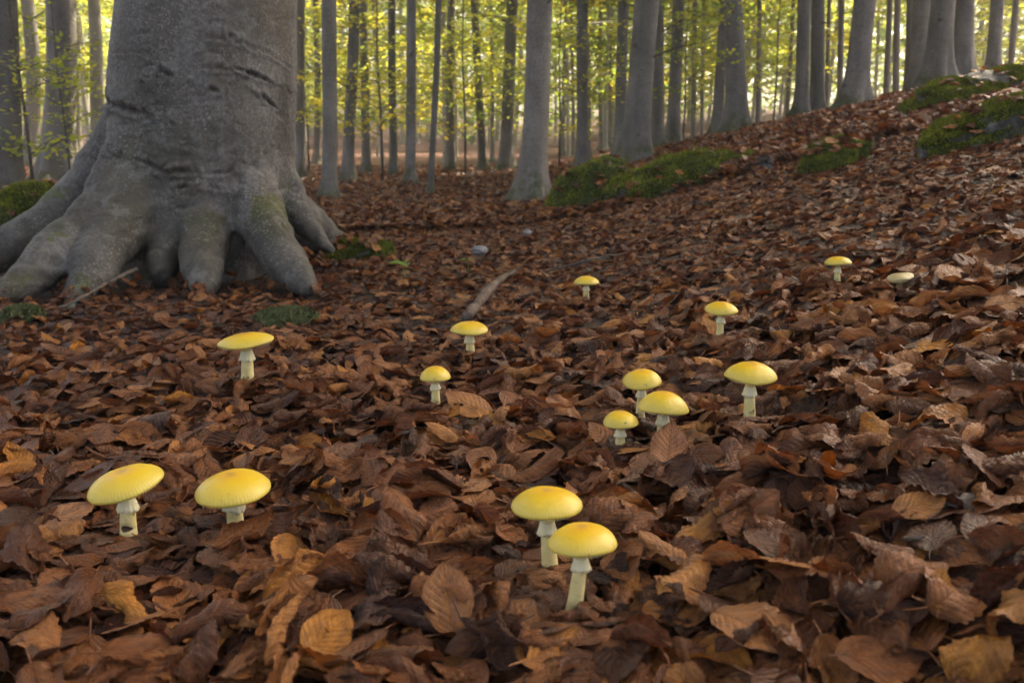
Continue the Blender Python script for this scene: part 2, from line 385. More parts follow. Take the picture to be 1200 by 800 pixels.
# ------------------------------------------------------------------ ground
def sinhspace(a, b, n, k):
    lo, hi = math.asinh(a / k), math.asinh(b / k); return k * np.sinh(np.linspace(lo, hi, n))
gx = sinhspace(-120, 120, 300, .9); gy = sinhspace(-25, 150, 300, 1.2)
GX, GY = np.meshgrid(gx, gy, indexing='ij')
gv = np.stack([GX, GY, terrain(GX, GY)], -1).reshape(-1, 3)
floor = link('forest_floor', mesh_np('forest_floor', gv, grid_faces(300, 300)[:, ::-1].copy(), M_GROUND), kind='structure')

# ------------------------------------------------------------------ leaf shapes
def leaf_shape(seed, nu=38, nv=11, flat=False, lobed=False):
    r = np.random.default_rng(seed)
    L = 1.0; W = r.uniform(.56, .68) / 2
    u = np.linspace(0, 1, nu)[:, None]; v = np.linspace(-1, 1, nv)[None, :]
    prof = np.sin(np.pi * np.clip(u, 0, 1) ** r.uniform(.82, 1.0)) ** .72
    prof = prof * (1 - .9 * np.clip(u - .82, 0, 1) * 2)
    edge = 1 + (.03 if not lobed else .07) * np.sin(2 * np.pi * (u * (8.5 if not lobed else 4) + r.uniform())) * np.abs(v) ** 3
    # now and then a torn notch in the margin
    if False:
        un, sg = r.uniform(.3, .8), r.choice([-1, 1]); edge = edge - .55 * np.exp(-((u - un) / .06) ** 2) * (np.sign(v) == sg) * np.abs(v) ** 2
    x = (u - .5) * L + 0 * v; y = v * prof * W * edge
    av = np.abs(y) / W
    amp = .4 if flat else 1.0
    z = amp * r.uniform(.007, .020) * np.cos(2 * np.pi * 9 * (u - .30 * np.abs(v))) * np.clip(av * 2, 0, 1)           # pleats between the side veins
    z = z + amp * r.uniform(.015, .06) * np.sin(2 * np.pi * (u * r.uniform(1.2, 3.2) + r.uniform()) ) * av ** 1.5 * np.where(v > 0, 1, r.choice([-1, 1]))
    z = z - .03 * np.exp(-(y / .05) ** 2) * amp
    z = z + amp * .026 * fbm(x * 8 + seed * 3.3, y * 8, seed * .7, 2)
    z = z + amp * .075 * fbm(x * 3.4 + seed * 7.1, y * 3.4, seed * 1.3, 3)
    P = np.stack([x, y, z], -1).reshape(-1, 3)
    def bend(P, ang, k):                                                                             # roll about an axis lying in the leaf
        c, s = math.cos(ang), math.sin(ang)
        a = P[:, 0] * c + P[:, 1] * s; b = -P[:, 0] * s + P[:, 1] * c; zz = P[:, 2]
        if abs(k) < .05: return P
        kk = k * (1 + .5 * np.tanh(b * 2.5) * 0)
        R = 1 / kk; th = b * kk
        nb = (R - zz) * np.sin(th); nz = R - (R - zz) * np.cos(th)
        return np.stack([a * c - nb * s, a * s + nb * c, nz], -1)
    if flat:
        P = bend(P, r.uniform(-.3, .3), r.uniform(-.9, .9)); P = bend(P, math.pi / 2, r.uniform(-.5, .5))
    else:
        t = r.random(); sg = r.choice([-1, 1], p=[.6, .4])
        if t < .36: P = bend(P, r.normal(0, .25), sg * r.uniform(2.4, 5.0)); P = bend(P, math.pi / 2 + r.normal(0, .3), r.normal(0, 1.0))
        elif t < .64: P = bend(P, r.normal(0, .3), sg * r.uniform(4.8, 9.0)); P = bend(P, math.pi / 2, r.normal(0, .4))
        elif t < .82: P = bend(P, math.pi / 2 + r.normal(0, .5), sg * r.uniform(1.6, 3.8)); P = bend(P, r.normal(0, .3), r.normal(0, 2.2))
        else: P = bend(P, r.uniform(.4, 1.1) * r.choice([-1, 1]), sg * r.uniform(1.5, 4.5))
    P = P - P.mean(0)
    UV = np.stack([u + 0 * v, v + 0 * u], -1).reshape(-1, 2)
    Fq = grid_faces(nu, nv)
    # leaf stalk: thin square tube from the base
    b0 = P[nv // 2]; b1 = P[nv + nv // 2]; d = b0 - b1; d = d / (np.linalg.norm(d) + 1e-9)
    q = [b0 + d * t + np.array([0, .03 * math.sin(t * 6 + seed) * t * 4, -.12 * t]) for t in (-.03, .07, .15, .2)]
    sv, sf = tube(q, [.012, .011, .010, .006], 4, False)
    n0 = len(P); P2 = np.concatenate([P, sv]); UV2 = np.concatenate([UV, np.zeros((len(sv), 2))])
    F2 = np.concatenate([Fq, np.array(sf) + n0])
    return P, P2, F2, UV2
LEAF_ME, LEAF_PTS = [], []
NV_ = 44
for k in range(NV_):
    P, P2, F2, UV2 = leaf_shape(100 + k, flat=(k % 5 == 0 or k % 7 == 0), lobed=False)
    LEAF_ME.append(mesh_np('dry_leaf_shape', P2, F2, M_LEAF, uv=UV2)); LEAF_PTS.append(P[::7])

# ------------------------------------------------------------------ mushrooms: where they stand
# cap centre x, cap width, cap top y, cap bottom y, base x, base y (photo pixels), dome, cap tilt (deg, + = right side up), label
MUSH = [
 (149, 88, 543, 582, 150, 632, .40, 9, 'yellow mushroom with tilted cap and a dark bite mark in its stem'),
 (274, 92, 545, 589, 277, 622, .42, 3, 'broad yellow mushroom with ragged ring, stem foot hidden behind curled leaf'),
 (641, 87, 565, 607, 646, 672, .44, -2, 'broad yellow mushroom standing close behind the leaning one'),
 (682, 86, 606, 651, 671, 712, .46, 2, 'broad yellow mushroom with leaning stem in front of its twin'),
 (289, 64, 389, 407, 290, 445, .30, 0, 'flat capped yellow mushroom growing alone below the old beech roots'),
 (550, 45, 373, 391, 552, 413, .42, 0, 'small yellow mushroom growing at the end of the barked stick'),
 (510, 37, 425, 446, 511, 472, .66, 0, 'small round capped yellow mushroom beside a lobed ochre leaf'),
 (752, 47, 429, 453, 750, 488, .60, 0, 'yellow mushroom at the back of the tight group of three'),
 (777, 60, 456, 485, 776, 512, .60, -2, 'largest yellow mushroom of the tight group of three, behind upright leaf'),
 (727, 43, 476, 501, 727, 526, .62, 0, 'smallest yellow mushroom of the tight group of three'),
 (879, 60, 423, 447, 879, 493, .50, 0, 'tall yellow mushroom with brown scaled stem standing alone'),
 (845, 38, 350, 367, 843, 396, .50, 1, 'slim yellow mushroom with an orange leaf right behind it'),
 (982, 31, 298, 310, 981, 329, .46, 0, 'small slim yellow mushroom high on the leafy slope'),
 (687, 29, 320, 333, 687, 347, .48, 0, 'tiny yellow mushroom beyond the barked stick'),
]
PILE = 0.034      # mean depth of the litter
msh = []
for (cx, cw, ct, cb, bx, by, dome, tilt, lab) in MUSH:
    b = hit(bx, by, PILE * .7); Y = b.y
    R = cw / 2 / F * Y * 1.015
    rim = at(cx, cb, Y)                       # the near rim shows lowest: shift from there to the cap centre
    ty = (cb - 170) / F
    zr = rim.z + R * ty * .92
    msh.append(dict(b=b, R=R, zr=zr, cx=at(cx, cb, Y).x, dome=dome, tilt=math.radians(tilt), lab=lab))

# ------------------------------------------------------------------ trunk of the old beech (needed before the litter)
TX, TY = at(238, 300, 3.14).x, 3.14
def tp(px, py, Y, r): v = at(px, py, Y); return (v.x, v.y, v.z, r)
stemrows = []
for z, cxp, hw in ((-.25, 242, 94), (.10, 241, 101), (.30, 239, 103), (.50, 240, 104), (.72, 240, 104), (1.07, 246, 99), (1.6, 251, 95), (2.2, 254, 92)):
    dpt = TY * CP - (z - CAMZ) * SP
    stemrows.append(((cxp - 600) / F * dpt, TY, z, hw / F * dpt * .985))
ROOTS = [
 [tp(176, 110, 3.18, .11), tp(148, 178, 3.16, .125), tp(100, 236, 3.10, .105), tp(48, 270, 3.0, .085), tp(0, 296, 2.92, .072), tp(-60, 325, 2.85, .055), tp(-120, 352, 2.75, .03)],
 [tp(176, 165, 3.08, .12), tp(134, 236, 2.92, .105), tp(86, 282, 2.74, .075), tp(40, 323, 2.55, .060), tp(0, 350, 2.45, .045), tp(-50, 375, 2.35, .02)],
 [tp(184, 185, 3.02, .11), tp(150, 246, 2.87, .105), tp(124, 290, 2.72, .080), tp(104, 324, 2.58, .066), tp(92, 346, 2.48, .048), tp(84, 365, 2.36, .02)],
 [tp(206, 228, 2.98, .08), tp(198, 266, 2.90, .066), tp(192, 300, 2.83, .05), tp(188, 325, 2.74, .03)],
 [tp(241, 232, 3.02, .10), tp(241, 268, 2.87, .088), tp(240, 298, 2.75, .074), tp(239, 322, 2.63, .062), tp(238, 348, 2.52, .03)],
 [tp(292, 212, 3.04, .10), tp(306, 256, 2.90, .095), tp(320, 288, 2.79, .08), tp(338, 313, 2.68, .058), tp(352, 327, 2.6, .040), tp(364, 340, 2.53, .02)],
 [tp(316, 195, 3.17, .09), tp(338, 238, 3.14, .074), tp(356, 262, 3.10, .052), tp(375, 281, 3.02, .036), tp(393, 295, 2.97, .02)],
 [(TX + .1, TY + .2, .35, .16), (TX + .25, TY + .45, .15, .1), (TX + .4, TY + .7, .0, .05), (TX + .5, TY + .9, -.08, .02)],
 [(TX - .15, TY + .2, .35, .16), (TX - .3, TY + .5, .14, .1), (TX - .5, TY + .75, .0, .05), (TX - .6, TY + .9, -.08, .02)],
]
def root_height(x, y):
    """top of the roots over (x, y): the litter lies against them"""
    z = np.full(np.shape(x), -9.0)
    for R_ in ROOTS:
        S = spline(np.array(R_), 24)
        for q in S:
            d2 = (x - q[0]) ** 2 + (y - q[1]) ** 2
            z = np.maximum(z, np.where(d2 < q[3] ** 2, q[2] + np.sqrt(np.clip(q[3] ** 2 - d2, 0, None)), -9))
    return z

# ------------------------------------------------------------------ rocks and moss cushions (positions first)
# name, bottom-centre pixel, width px, height px, depth ratio, moss amount, label, category
ROCKS = [
 ('mossy_rock', 698, 240, 108, 50, .8, .95, 'moss covered boulder at the low end of the long green outcrop', 'rock'),
 ('mossy_rock', 778, 225, 140, 36, .75, .97, 'broad moss covered boulder forming the high end of the outcrop', 'rock'),
 ('grey_rock', 642, 252, 62, 10, .6, .25, 'low grey stone slab at the foot of the mossy outcrop', 'rock'),
 ('mossy_rock', 846, 195, 80, 17, .8, .9, 'leaf strewn mossy hump above the green outcrop', 'rock'),
 ('dark_stone', 893, 195, 30, 15, .7, .1, 'small dark stone between two moss humps on the slope', 'rock'),
 ('mossy_rock', 986, 190, 84, 28, .9, .97, 'bright moss cushion lying alone on the leafy slope', 'moss'),
 ('mossy_rock', 1140, 117, 138, 32, .55, .8, 'mossy rock on the brow of the slope, under the crowded stems', 'rock'),
 ('mossy_rock', 1192, 156, 180, 42, .5, .72, 'dark mossy rock with bare grey face, below the one on the brow', 'rock'),
 ('mossy_rock', 14, 282, 150, 66, .6, .85, 'shaded mossy rock beside the spreading roots of the old beech', 'rock'),
 ('mossy_rock', 416, 299, 72, 22, .8, .97, 'small green moss cushion at the tip of a beech root', 'moss'),
]
def ico(sub):
    bm = bmesh.new(); bmesh.ops.create_icosphere(bm, subdivisions=sub, radius=1); v = np.array([x.co[:] for x in bm.verts]); f = [tuple(y.index for y in x.verts) for x in bm.faces]; bm.free(); return v, np.array(f)
IV, IF = ico(5)
rocks = []
for k, (nm, px, py, wp, hp, dr, ms, lab, cat) in enumerate(ROCKS):
    b = hit(px, py, .02); kk = b.y / F; rx, ry, h_ = wp / 2 * kk, wp / 2 * kk * dr, hp * kk
    cx_, cy_ = b.x, b.y + ry * .8
    sxl = (float(terrain(cx_ + rx, cy_)) - float(terrain(cx_ - rx, cy_))) / (2 * rx); syl = (float(terrain(cx_, cy_ + ry)) - float(terrain(cx_, cy_ - ry))) / (2 * ry)
    v = IV.copy(); q = k * 11.3
    v = v * (1 + .42 * fbm(v[:, 0] * 1.5 + q, v[:, 1] * 1.5, v[:, 2] * 1.5, 3) + .14 * fbm(v[:, 0] * 5 + q, v[:, 1] * 5, v[:, 2] * 5, 3))[:, None]
    v[:, 2] = np.sign(v[:, 2]) * np.abs(v[:, 2]) ** .9
    v = v * np.array([rx, ry, h_ * 1.05]); v[:, 2] += sxl * v[:, 0] + syl * v[:, 1]
    rocks.append(dict(nm=nm, rx=rx, h=h_, ry=ry, c=Vector((cx_, cy_, 0)), ms=ms, lab=lab, cat=cat, v=v, sxl=sxl, q=q))

# ------------------------------------------------------------------ leaf litter: every leaf is dropped on the ones already lying there
CELL = .010
HX0, HX1, HY0, HY1 = -3.7, 3.7, .35, 4.9
hx = np.arange(HX0, HX1, CELL); hy = np.arange(HY0, HY1, CELL)
QX, QY = np.meshgrid(hx, hy, indexing='ij')
H = terrain(QX, QY)
BLOCK = np.zeros(H.shape, bool)                     # no leaf centre here
BLOCK |= (QX - TX) ** 2 + (QY - TY) ** 2 < .33 ** 2
rh = root_height(QX, QY); BLOCK |= rh > H + .045
H = np.where((rh > H) , np.minimum(rh, H + .05), H)
for m in msh: BLOCK |= (QX - m['b'].x) ** 2 + (QY - m['b'].y) ** 2 < .012 ** 2
for r in rocks: BLOCK |= ((QX - r['c'].x) / (r['rx'] * .92)) ** 2 + ((QY - r['c'].y) / (r['ry'] * .92)) ** 2 < 1
KEEP = [(m['b'].x, m['b'].y, m['b'].z) for m in msh]
SUNK = hit(1055, 326, PILE); KEEP.append((SUNK.x, SUNK.y, SUNK.z - .006))
leaves = []                                          # x, y, z, R(3x3), scale, variant, rnd
def frame(yaw, gx_, gy_):
    n = np.array([-gx_, -gy_, 1.0]); n /= np.linalg.norm(n)
    t = np.array([math.cos(yaw), math.sin(yaw), 0.0]); t = t - n * t.dot(n); t /= np.linalg.norm(t)
    b = np.cross(n, t); return np.stack([t, b, n], 1)
def drop(x, y, yaw, s, var, rnd, jit=.16, q=80, tilt=None, force=False):
    P = LEAF_PTS[var] * s
    c, sn = math.cos(yaw), math.sin(yaw)
    px = P[:, 0] * c - P[:, 1] * sn; py = P[:, 0] * sn + P[:, 1] * c
    ix = ((x + px - HX0) / CELL).astype(int); iy = ((y + py - HY0) / CELL).astype(int)
    np.clip(ix, 0, H.shape[0] - 1, out=ix); np.clip(iy, 0, H.shape[1] - 1, out=iy)
    h = H[ix, iy]; hm = h.mean(); d = h - hm
    sxx = (px * px).sum(); syy = (py * py).sum(); sxy = (px * py).sum(); sx = (px * d).sum(); sy = (py * d).sum()
    det = sxx * syy - sxy * sxy + 1e-12
    g1 = (sx * syy - sy * sxy) / det; g2 = (sy * sxx - sx * sxy) / det
    g1 = max(-.75, min(.75, g1)); g2 = max(-.75, min(.75, g2))
    if tilt is None: g1 += random.gauss(0, jit); g2 += random.gauss(0, jit)
    else: g1 += tilt[0]; g2 += tilt[1]
    Rm = frame(yaw, g1, g2)
    Q = P @ Rm.T
    z = np.percentile(h - Q[:, 2], q)
    top = z + Q[:, 2]
    if not force:
        for (kx, ky, kz) in KEEP:
            if abs(kx - x) < .14 and abs(ky - y) < .2:
                wx, wy = x + Q[:, 0] - kx, y + Q[:, 1] - ky
                near_ = (wx * wx + wy * wy < .05 ** 2) | ((np.abs(wx) < .022) & (wy < 0) & (wy > -.13))
                if near_.any() and (top - kz - .10 * np.clip(-wy, 0, 1))[near_].max() > .012: return
    H[ix, iy] = np.maximum(h, np.minimum(top, h + .016))
    leaves.append((x, y, float(z), Rm, s, var, rnd))
def in_view(x, y, mx):
    return y > .5 and abs(x) < .62 * y + mx
N_NEAR = 35000
cnt = 0
while cnt < N_NEAR:
    # more leaves per square metre in front, where they are seen singly
    y = .42 + (4.85 - .42) * random.random() ** .62
    x = random.uniform(-1, 1) * (.63 * y + .5)
    if not (HX0 < x < HX1): continue
    cnt += 1
    if BLOCK[int((x - HX0) / CELL), int((y - HY0) / CELL)]: continue
    layer = cnt / N_NEAR
    s = .074 * (1 - .36 * float(sstep(.85, 2.3, y))) * min(1.2, max(.35, random.gauss(.74 + .2 * layer, .19)))
    rnd = random.random() ** (1.25 - .35 * layer)
    drop(x, y, random.uniform(0, 6.283), s, random.randrange(NV_), rnd, .13 + .16 * layer, 58 + 18 * layer)
for _ in range(3200):                                 # the strip right in front of the camera needs its full depth too
    y = random.uniform(.40, 1.15); x = random.uniform(-1, 1) * (.63 * y + .6)
    if BLOCK[int((x - HX0) / CELL), int((y - HY0) / CELL)]: continue
    drop(x, y, random.uniform(0, 6.283), .073 * min(1.2, max(.5, random.gauss(.85, .2))), random.randrange(NV_), random.random() ** .95, .2, 70)
# a last scatter of well curled leaves in the foreground
CURLY = [k for k in range(NV_) if k % 7]
for _ in range(1100):
    y = random.uniform(.55, 1.9); x = random.uniform(-1, 1) * (.63 * y + .1)
    if BLOCK[int((x - HX0) / CELL), int((y - HY0) / CELL)] or any((x - m['b'].x) ** 2 + (y - m['b'].y) ** 2 < .045 ** 2 for m in msh): continue
    drop(x, y, random.uniform(0, 6.283), .073 * min(1.2, max(.6, random.gauss(.92, .16))), random.choice(CURLY), random.random() ** .8, .22, 78)
for (kx, ky, kz) in KEEP:                             # and fill up where it still lies too low
    for _ in range(60):
        a = random.uniform(0, 6.283); q_ = random.uniform(.022, .06); x, y = kx + q_ * math.cos(a), ky + q_ * math.sin(a)
        drop(x, y, random.uniform(0, 6.283), random.uniform(.03, .055), random.choice(CURLY), random.random(), .12, 70)
near_count = len(leaves)
print('mean litter depth', float((H - terrain(QX, QY))[(np.abs(QX) < .5 * QY) & (QY > .7) & (QY < 2)].mean()))
# leaves that stand out in the photograph: pixel x, y, length px, screen angle of the leaf's tip, tilt, variant, tone, label
SPECIAL = [
 (783, 543, 64, 75, (0, .8), 0, .80, 'large flat tan leaf propped upright against the group of three mushrooms'),
 (525, 722, 100, 95, (0, .35), 7, .87, 'big tan leaf with dark midrib, lying flat in front of the paired mushrooms'),
 (387, 762, 92, 70, (0, .4), 14, .985, 'yellow ochre rounded leaf, the brightest of the litter'),
 (549, 472, 62, 150, (.1, .4), 28, .93, 'lobed ochre leaf beside the small round capped mushroom'),
 (437, 566, 64, 95, (0, .35), 21, .62, 'reddish brown upright leaf with pointed tip and strong midrib'),
 (1076, 606, 66, 10, (0, .3), 35, .94, 'pale tan oval leaf lying next to bleached wood'),
 (1098, 500, 80, 170, (0, .25), 3, .955, 'long orange leaf folded along its midrib on the right slope'),
 (1098, 724, 58, 80, (.1, .5), 42, .99, 'small yellow brown leaf standing on its edge'),
 (832, 374, 30, 90, (0, .7), 14, .99, 'little orange leaf standing behind the slim mushroom'),
 (1180, 346, 46, 5, (0, .3), 35, .93, 'pale tan leaf high on the right slope beyond the mushrooms'),
 (715, 386, 46, 10, (0, .2), 28, .96, 'orange brown leaf beyond the group of three mushrooms'),
 (285, 640, 84, 60, (-.2, .4), 9, .80, 'arched brown leaf in front of the ragged ringed mushroom'),
]
special = []
for (px, py, lp, ang, tilt, var, rnd, lab) in SPECIAL:
    b = hit(px, py, PILE); k = len(leaves)
    a = math.radians(ang)
    s = lp / F * b.y / .93
    drop(b.x, b.y, a, min(s, .105), var, rnd, q=88, tilt=(tilt[0], tilt[1] * .9), force=True)
    special.append((k, lab))
# mid distance: sparser, up to where single leaves are only a few pixels
for _ in range(64000):
    y = 4.6 + 13.5 * random.random() ** 1.25; x = random.uniform(-1, 1) * (.63 * y + 2.0)
    if (x - TX) ** 2 + (y - TY) ** 2 < .5: continue
    if any(((x - r['c'].x) / (r['rx'])) ** 2 + ((y - r['c'].y) / r['ry']) ** 2 < .95 and random.random() > .04 for r in rocks): continue
    leaves.append((x, y, None, frame(random.uniform(0, 6.283), random.gauss(0, .45), random.gauss(0, .45)), .060 * random.uniform(.6, 1.35), random.randrange(NV_), random.random() ** .95))
# the litter goes on beside and behind the viewpoint
for _ in range(26000):
    y = random.uniform(-.9, 5.2); x = random.uniform(-1, 1) * (.63 * max(y, 0) + 2.3)
    if (y > .42 and abs(x) < .63 * y + .45 and y < 4.7) or (x - TX) ** 2 + (y - TY) ** 2 < .5: continue
    leaves.append((x, y, None, frame(random.uniform(0, 6.283), random.gauss(0, .25), random.gauss(0, .25)), .07 * random.uniform(.55, 1.15), random.randrange(NV_), random.random() ** .95))
for r in rocks:                                       # a few leaves lie on the rocks too
    v = r['v']; up = np.where(IV[:, 2] > .35)[0]
    for _ in range(int(20 + 60 * min(1, r['rx']))):
        k = int(random.choice(list(up))); x, y = r['c'].x + v[k, 0], r['c'].y + v[k, 1]
        leaves.append((x, y, float(terrain(r['c'].x, r['c'].y)) + v[k, 2] + .014, frame(random.uniform(0, 6.283), -IV[k, 0] * .5 + random.gauss(0, .25), -IV[k, 1] * .5 + random.gauss(0, .25)), .07 * random.uniform(.6, 1.1), random.randrange(NV_), random.random() ** .8))
LX = np.array([l[0] for l in leaves]); LY = np.array([l[1] for l in leaves])
LZ = np.array([np.nan if l[2] is None else l[2] for l in leaves])
tz = terrain(LX, LY); LZ = np.where(np.isnan(LZ), tz + .012 + .035 * rng.random(len(LX)), LZ)
LR = np.stack([l[3] for l in leaves]); LS = np.array([l[4] for l in leaves]); LI = np.array([l[5] for l in leaves]); LRND = np.array([l[6] for l in leaves])
EUL = np.stack([np.arctan2(LR[:, 2, 1], LR[:, 2, 2]), np.arcsin(np.clip(-LR[:, 2, 0], -1, 1)), np.arctan2(LR[:, 1, 0], LR[:, 0, 0])], -1)
# the 300 that show largest: in frame, late (= on top), near
pu, pv, dep = project(np.stack([LX, LY, LZ], -1))
idx = np.arange(len(LX))
score = LS / dep * (1 + 1.2 * np.minimum(idx / near_count, 1))
score[(pu < 6) | (pu > 1194) | (pv > 795) | (pv < 200) | (idx >= near_count) | (idx < near_count * .55)] = -1
singles = set(np.argsort(-score)[:288].tolist()); spec = {k for k, _ in special}
def put_leaf(k, parent=None):
    o = link('leaf' if parent else 'fallen_leaf', LEAF_ME[LI[k]], parent)
    o.location = (LX[k], LY[k], LZ[k]); o.rotation_euler = EUL[k]; o.scale = (LS[k],) * 3; o['rnd'] = float(LRND[k]); return o
for k in sorted(singles): put_leaf(k, floor)
for k, lab in special:
    o = put_leaf(k); o['label'] = lab; o['category'] = 'leaf'; o['group'] = 'striking fallen leaves'
# all the other leaves: one mass
srccol = bpy.data.collections.new('leaf_shapes')
for k, me in enumerate(LEAF_ME):
    srccol.objects.link(bpy.data.objects.new('shape_%03d' % k, me))
rest = np.array([k for k in idx if k not in singles and k not in spec])
pm = mesh_np('leaf_litter', np.stack([LX, LY, LZ], -1)[rest], [])
def addattr(me, name, typ, data):
    a = me.attributes.new(name, typ, 'POINT')
    a.data.foreach_set('vector' if typ == 'FLOAT_VECTOR' else 'value', np.ascontiguousarray(data).ravel())
addattr(pm, 'rot', 'FLOAT_VECTOR', EUL[rest].astype(np.float32)); addattr(pm, 'scl', 'FLOAT', LS[rest].astype(np.float32))
addattr(pm, 'idx', 'INT', LI[rest].astype(np.int32)); addattr(pm, 'rnd', 'FLOAT', LRND[rest].astype(np.float32))
pm.materials.append(M_LEAF)
g = bpy.data.node_groups.new('scatter_leaves', 'GeometryNodeTree')
g.interface.new_socket('Geometry', in_out='INPUT', socket_type='NodeSocketGeometry'); g.interface.new_socket('Geometry', in_out='OUTPUT', socket_type='NodeSocketGeometry')
gi = g.nodes.new('NodeGroupInput'); go = g.nodes.new('NodeGroupOutput')
m2p = g.nodes.new('GeometryNodeMeshToPoints'); ci = g.nodes.new('GeometryNodeCollectionInfo'); iop = g.nodes.new('GeometryNodeInstanceOnPoints')
ci.inputs['Collection'].default_value = srccol; ci.inputs['Separate Children'].default_value = True; ci.inputs['Reset Children'].default_value = True
def named(nm, typ):
    n = g.nodes.new('GeometryNodeInputNamedAttribute'); n.data_type = typ; n.inputs[0].default_value = nm; return n.outputs[0]
iop.inputs['Pick Instance'].default_value = True
e2r = g.nodes.new('FunctionNodeEulerToRotation')
g.links.new(gi.outputs[0], m2p.inputs[0]); g.links.new(m2p.outputs[0], iop.inputs['Points']); g.links.new(ci.outputs[0], iop.inputs['Instance'])
g.links.new(named('idx', 'INT'), iop.inputs['Instance Index']); g.links.new(named('rot', 'FLOAT_VECTOR'), e2r.inputs[0])
g.links.new(e2r.outputs[0], iop.inputs['Rotation']); g.links.new(named('scl', 'FLOAT'), iop.inputs['Scale']); g.links.new(iop.outputs[0], go.inputs[0])
litter = link('leaf_litter', pm, floor, kind='stuff')
litter.modifiers.new('scatter', 'NODES').node_group = g

# ------------------------------------------------------------------ mushrooms
def make_mushroom(k, m):
    r = np.random.default_rng(900 + k)
    b, R = m['b'], m['R']
    zb = float(terrain(b.x, b.y)) + PILE * .35
    base = Vector((b.x, b.y, zb))
    t = thing('mushroom', base, m['lab'], 'mushroom', 'yellow mushrooms on the forest floor')
    hr = m['zr'] - zb; lean = m['cx'] - b.x
    dh = R * m['dome'] * 1.06
    # cap: dome, rolled rim, shallow underside
    prof = []
    for a in np.linspace(0, math.pi / 2, 15):
        prof.append((math.sin(a) ** .92, math.cos(a) ** 1.4))
    rr = np.array([p[0] for p in prof]); zz = np.array([p[1] for p in prof])
    pr = [(q[0] * R, q[1] * dh) for q in zip(rr, zz)] + [(R * 1.0, -.035 * R), (R * .985, -.06 * R), (R * .95, -.068 * R)]
    pr[0] = (R * .004, pr[0][1])
    n = 56; a = np.linspace(0, 2 * np.pi, n, endpoint=False)
    V, rad = [], []
    wob = 1 + .022 * np.sin(2 * a + r.uniform(0, 6)) + .014 * np.sin(5 * a + r.uniform(0, 6)) + .004 * np.sin(11 * a + r.uniform(0, 6))
    wz = .025 * R * np.sin(2 * a + r.uniform(0, 6)) + .012 * R * np.sin(3 * a + r.uniform(0, 6))
    for (q, z) in pr:
        f = q / R
        V.append(np.stack([q * np.cos(a) * (1 + (wob - 1) * f), q * np.sin(a) * (1 + (wob - 1) * f), z + wz * f * f], -1)); rad += [f] * n
    V = np.concatenate(V)
    V[:, 2] += R * .035 * fbm(V[:, 0] / R * 2.2, V[:, 1] / R * 2.2, k * 3.7, 3) * np.clip(V[:, 2] / dh, 0, 1)
    Fc = [tuple(q) for q in grid_faces(len(pr), n, True)[:, ::-1].tolist()] + [tuple(range(n))]
    me = mesh_np('cap', V, Fc, M_CAP); at_ = me.attributes.new('rad', 'FLOAT', 'POINT'); at_.data.foreach_set('value', np.array(rad, np.float32))
    cap = link('cap', me, t); cap.location = (lean, 0, hr); cap.rotation_euler = (r.normal(0, .05), -m['tilt'] + r.normal(0, .04), 0)
    if m['tilt'] > .1: cap.rotation_euler = (.10, -m['tilt'], 0)
    # gills: thin radial blades under the cap
    sr = max(.0050, R * .218) * (1.22 if R < .026 else 1.0)
    gp = []
    for j in range(64):
        an = j / 64 * 2 * math.pi; c, s = math.cos(an), math.sin(an); w_ = .0004
        r0, r1 = sr * 1.05, R * .94; zt, zl = .0, -.12 * R
        px_, py_ = -s * w_, c * w_
        gp.append((np.array([[c * r0 + px_, s * r0 + py_, zt], [c * r1 + px_, s * r1 + py_, zt - .05 * R], [c * r1 * .96 + px_, s * r1 * .96 + py_, zl], [c * r0 + px_, s * r0 + py_, zl * .6],
                             [c * r0 - px_, s * r0 - py_, zt], [c * r1 - px_, s * r1 - py_, zt - .05 * R], [c * r1 * .96 - px_, s * r1 * .96 - py_, zl], [c * r0 - px_, s * r0 - py_, zl * .6]]),
                   [(0, 1, 2, 3), (7, 6, 5, 4), (3, 2, 6, 7), (1, 5, 6, 2)]))
    gv_, gf = merge(gp); gl = link('gills', mesh_np('gills', gv_, gf, M_GILL, smooth=False), cap)
    gl['kind'] = 'stuff'
    # stem: slightly swollen foot, leaning to the cap centre
    nz, ns = 70, 44; V = []; tt = np.linspace(0, 1, nz); aa = np.linspace(0, 2 * np.pi, ns, endpoint=False)
    z0 = -.03; z1 = hr - .02 * R
    for q in tt:
        z = z0 + (z1 - z0) * q; f = max(0, z) / z1
        rad_ = sr * (.86 + .34 * (1 - f) ** 1.5 + .10 * max(0, f - .85) / .15)
        if z < .012: rad_ *= 1 + .25 * (1 - max(z, 0) / .012)
        cx_ = lean * (1 - (1 - f) ** 1.4); rw = rad_ * (1 + .05 * fbm(np.cos(aa) * 1.7 + k, np.sin(aa) * 1.7, z * 120, 2))
        V.append(np.stack([cx_ + rw * np.cos(aa), rw * np.sin(aa), np.full(ns, z)], -1))
    V = np.concatenate(V); bite = np.zeros(len(V))
    if k == 0:
        d = np.sqrt(((V[:, 0] - sr * .2) / .0075) ** 2 + ((V[:, 2] - hr * .36) / .005) ** 2) * (1 + .5 * fbm(V[:, 0] * 260, V[:, 1] * 260, V[:, 2] * 260, 3)); bite = np.where(V[:, 1] < 0, np.clip(1.3 - d, 0, 1), 0)
        V[:, 1] += bite * sr * .4
    if k == 10:
        bite = .55 * np.clip(1 - np.abs(V[:, 2] - hr * .38) / (hr * .3), 0, 1) * sstep(-.1, .35, fbm(V[:, 0] * 160, V[:, 1] * 160, V[:, 2] * 160, 3))
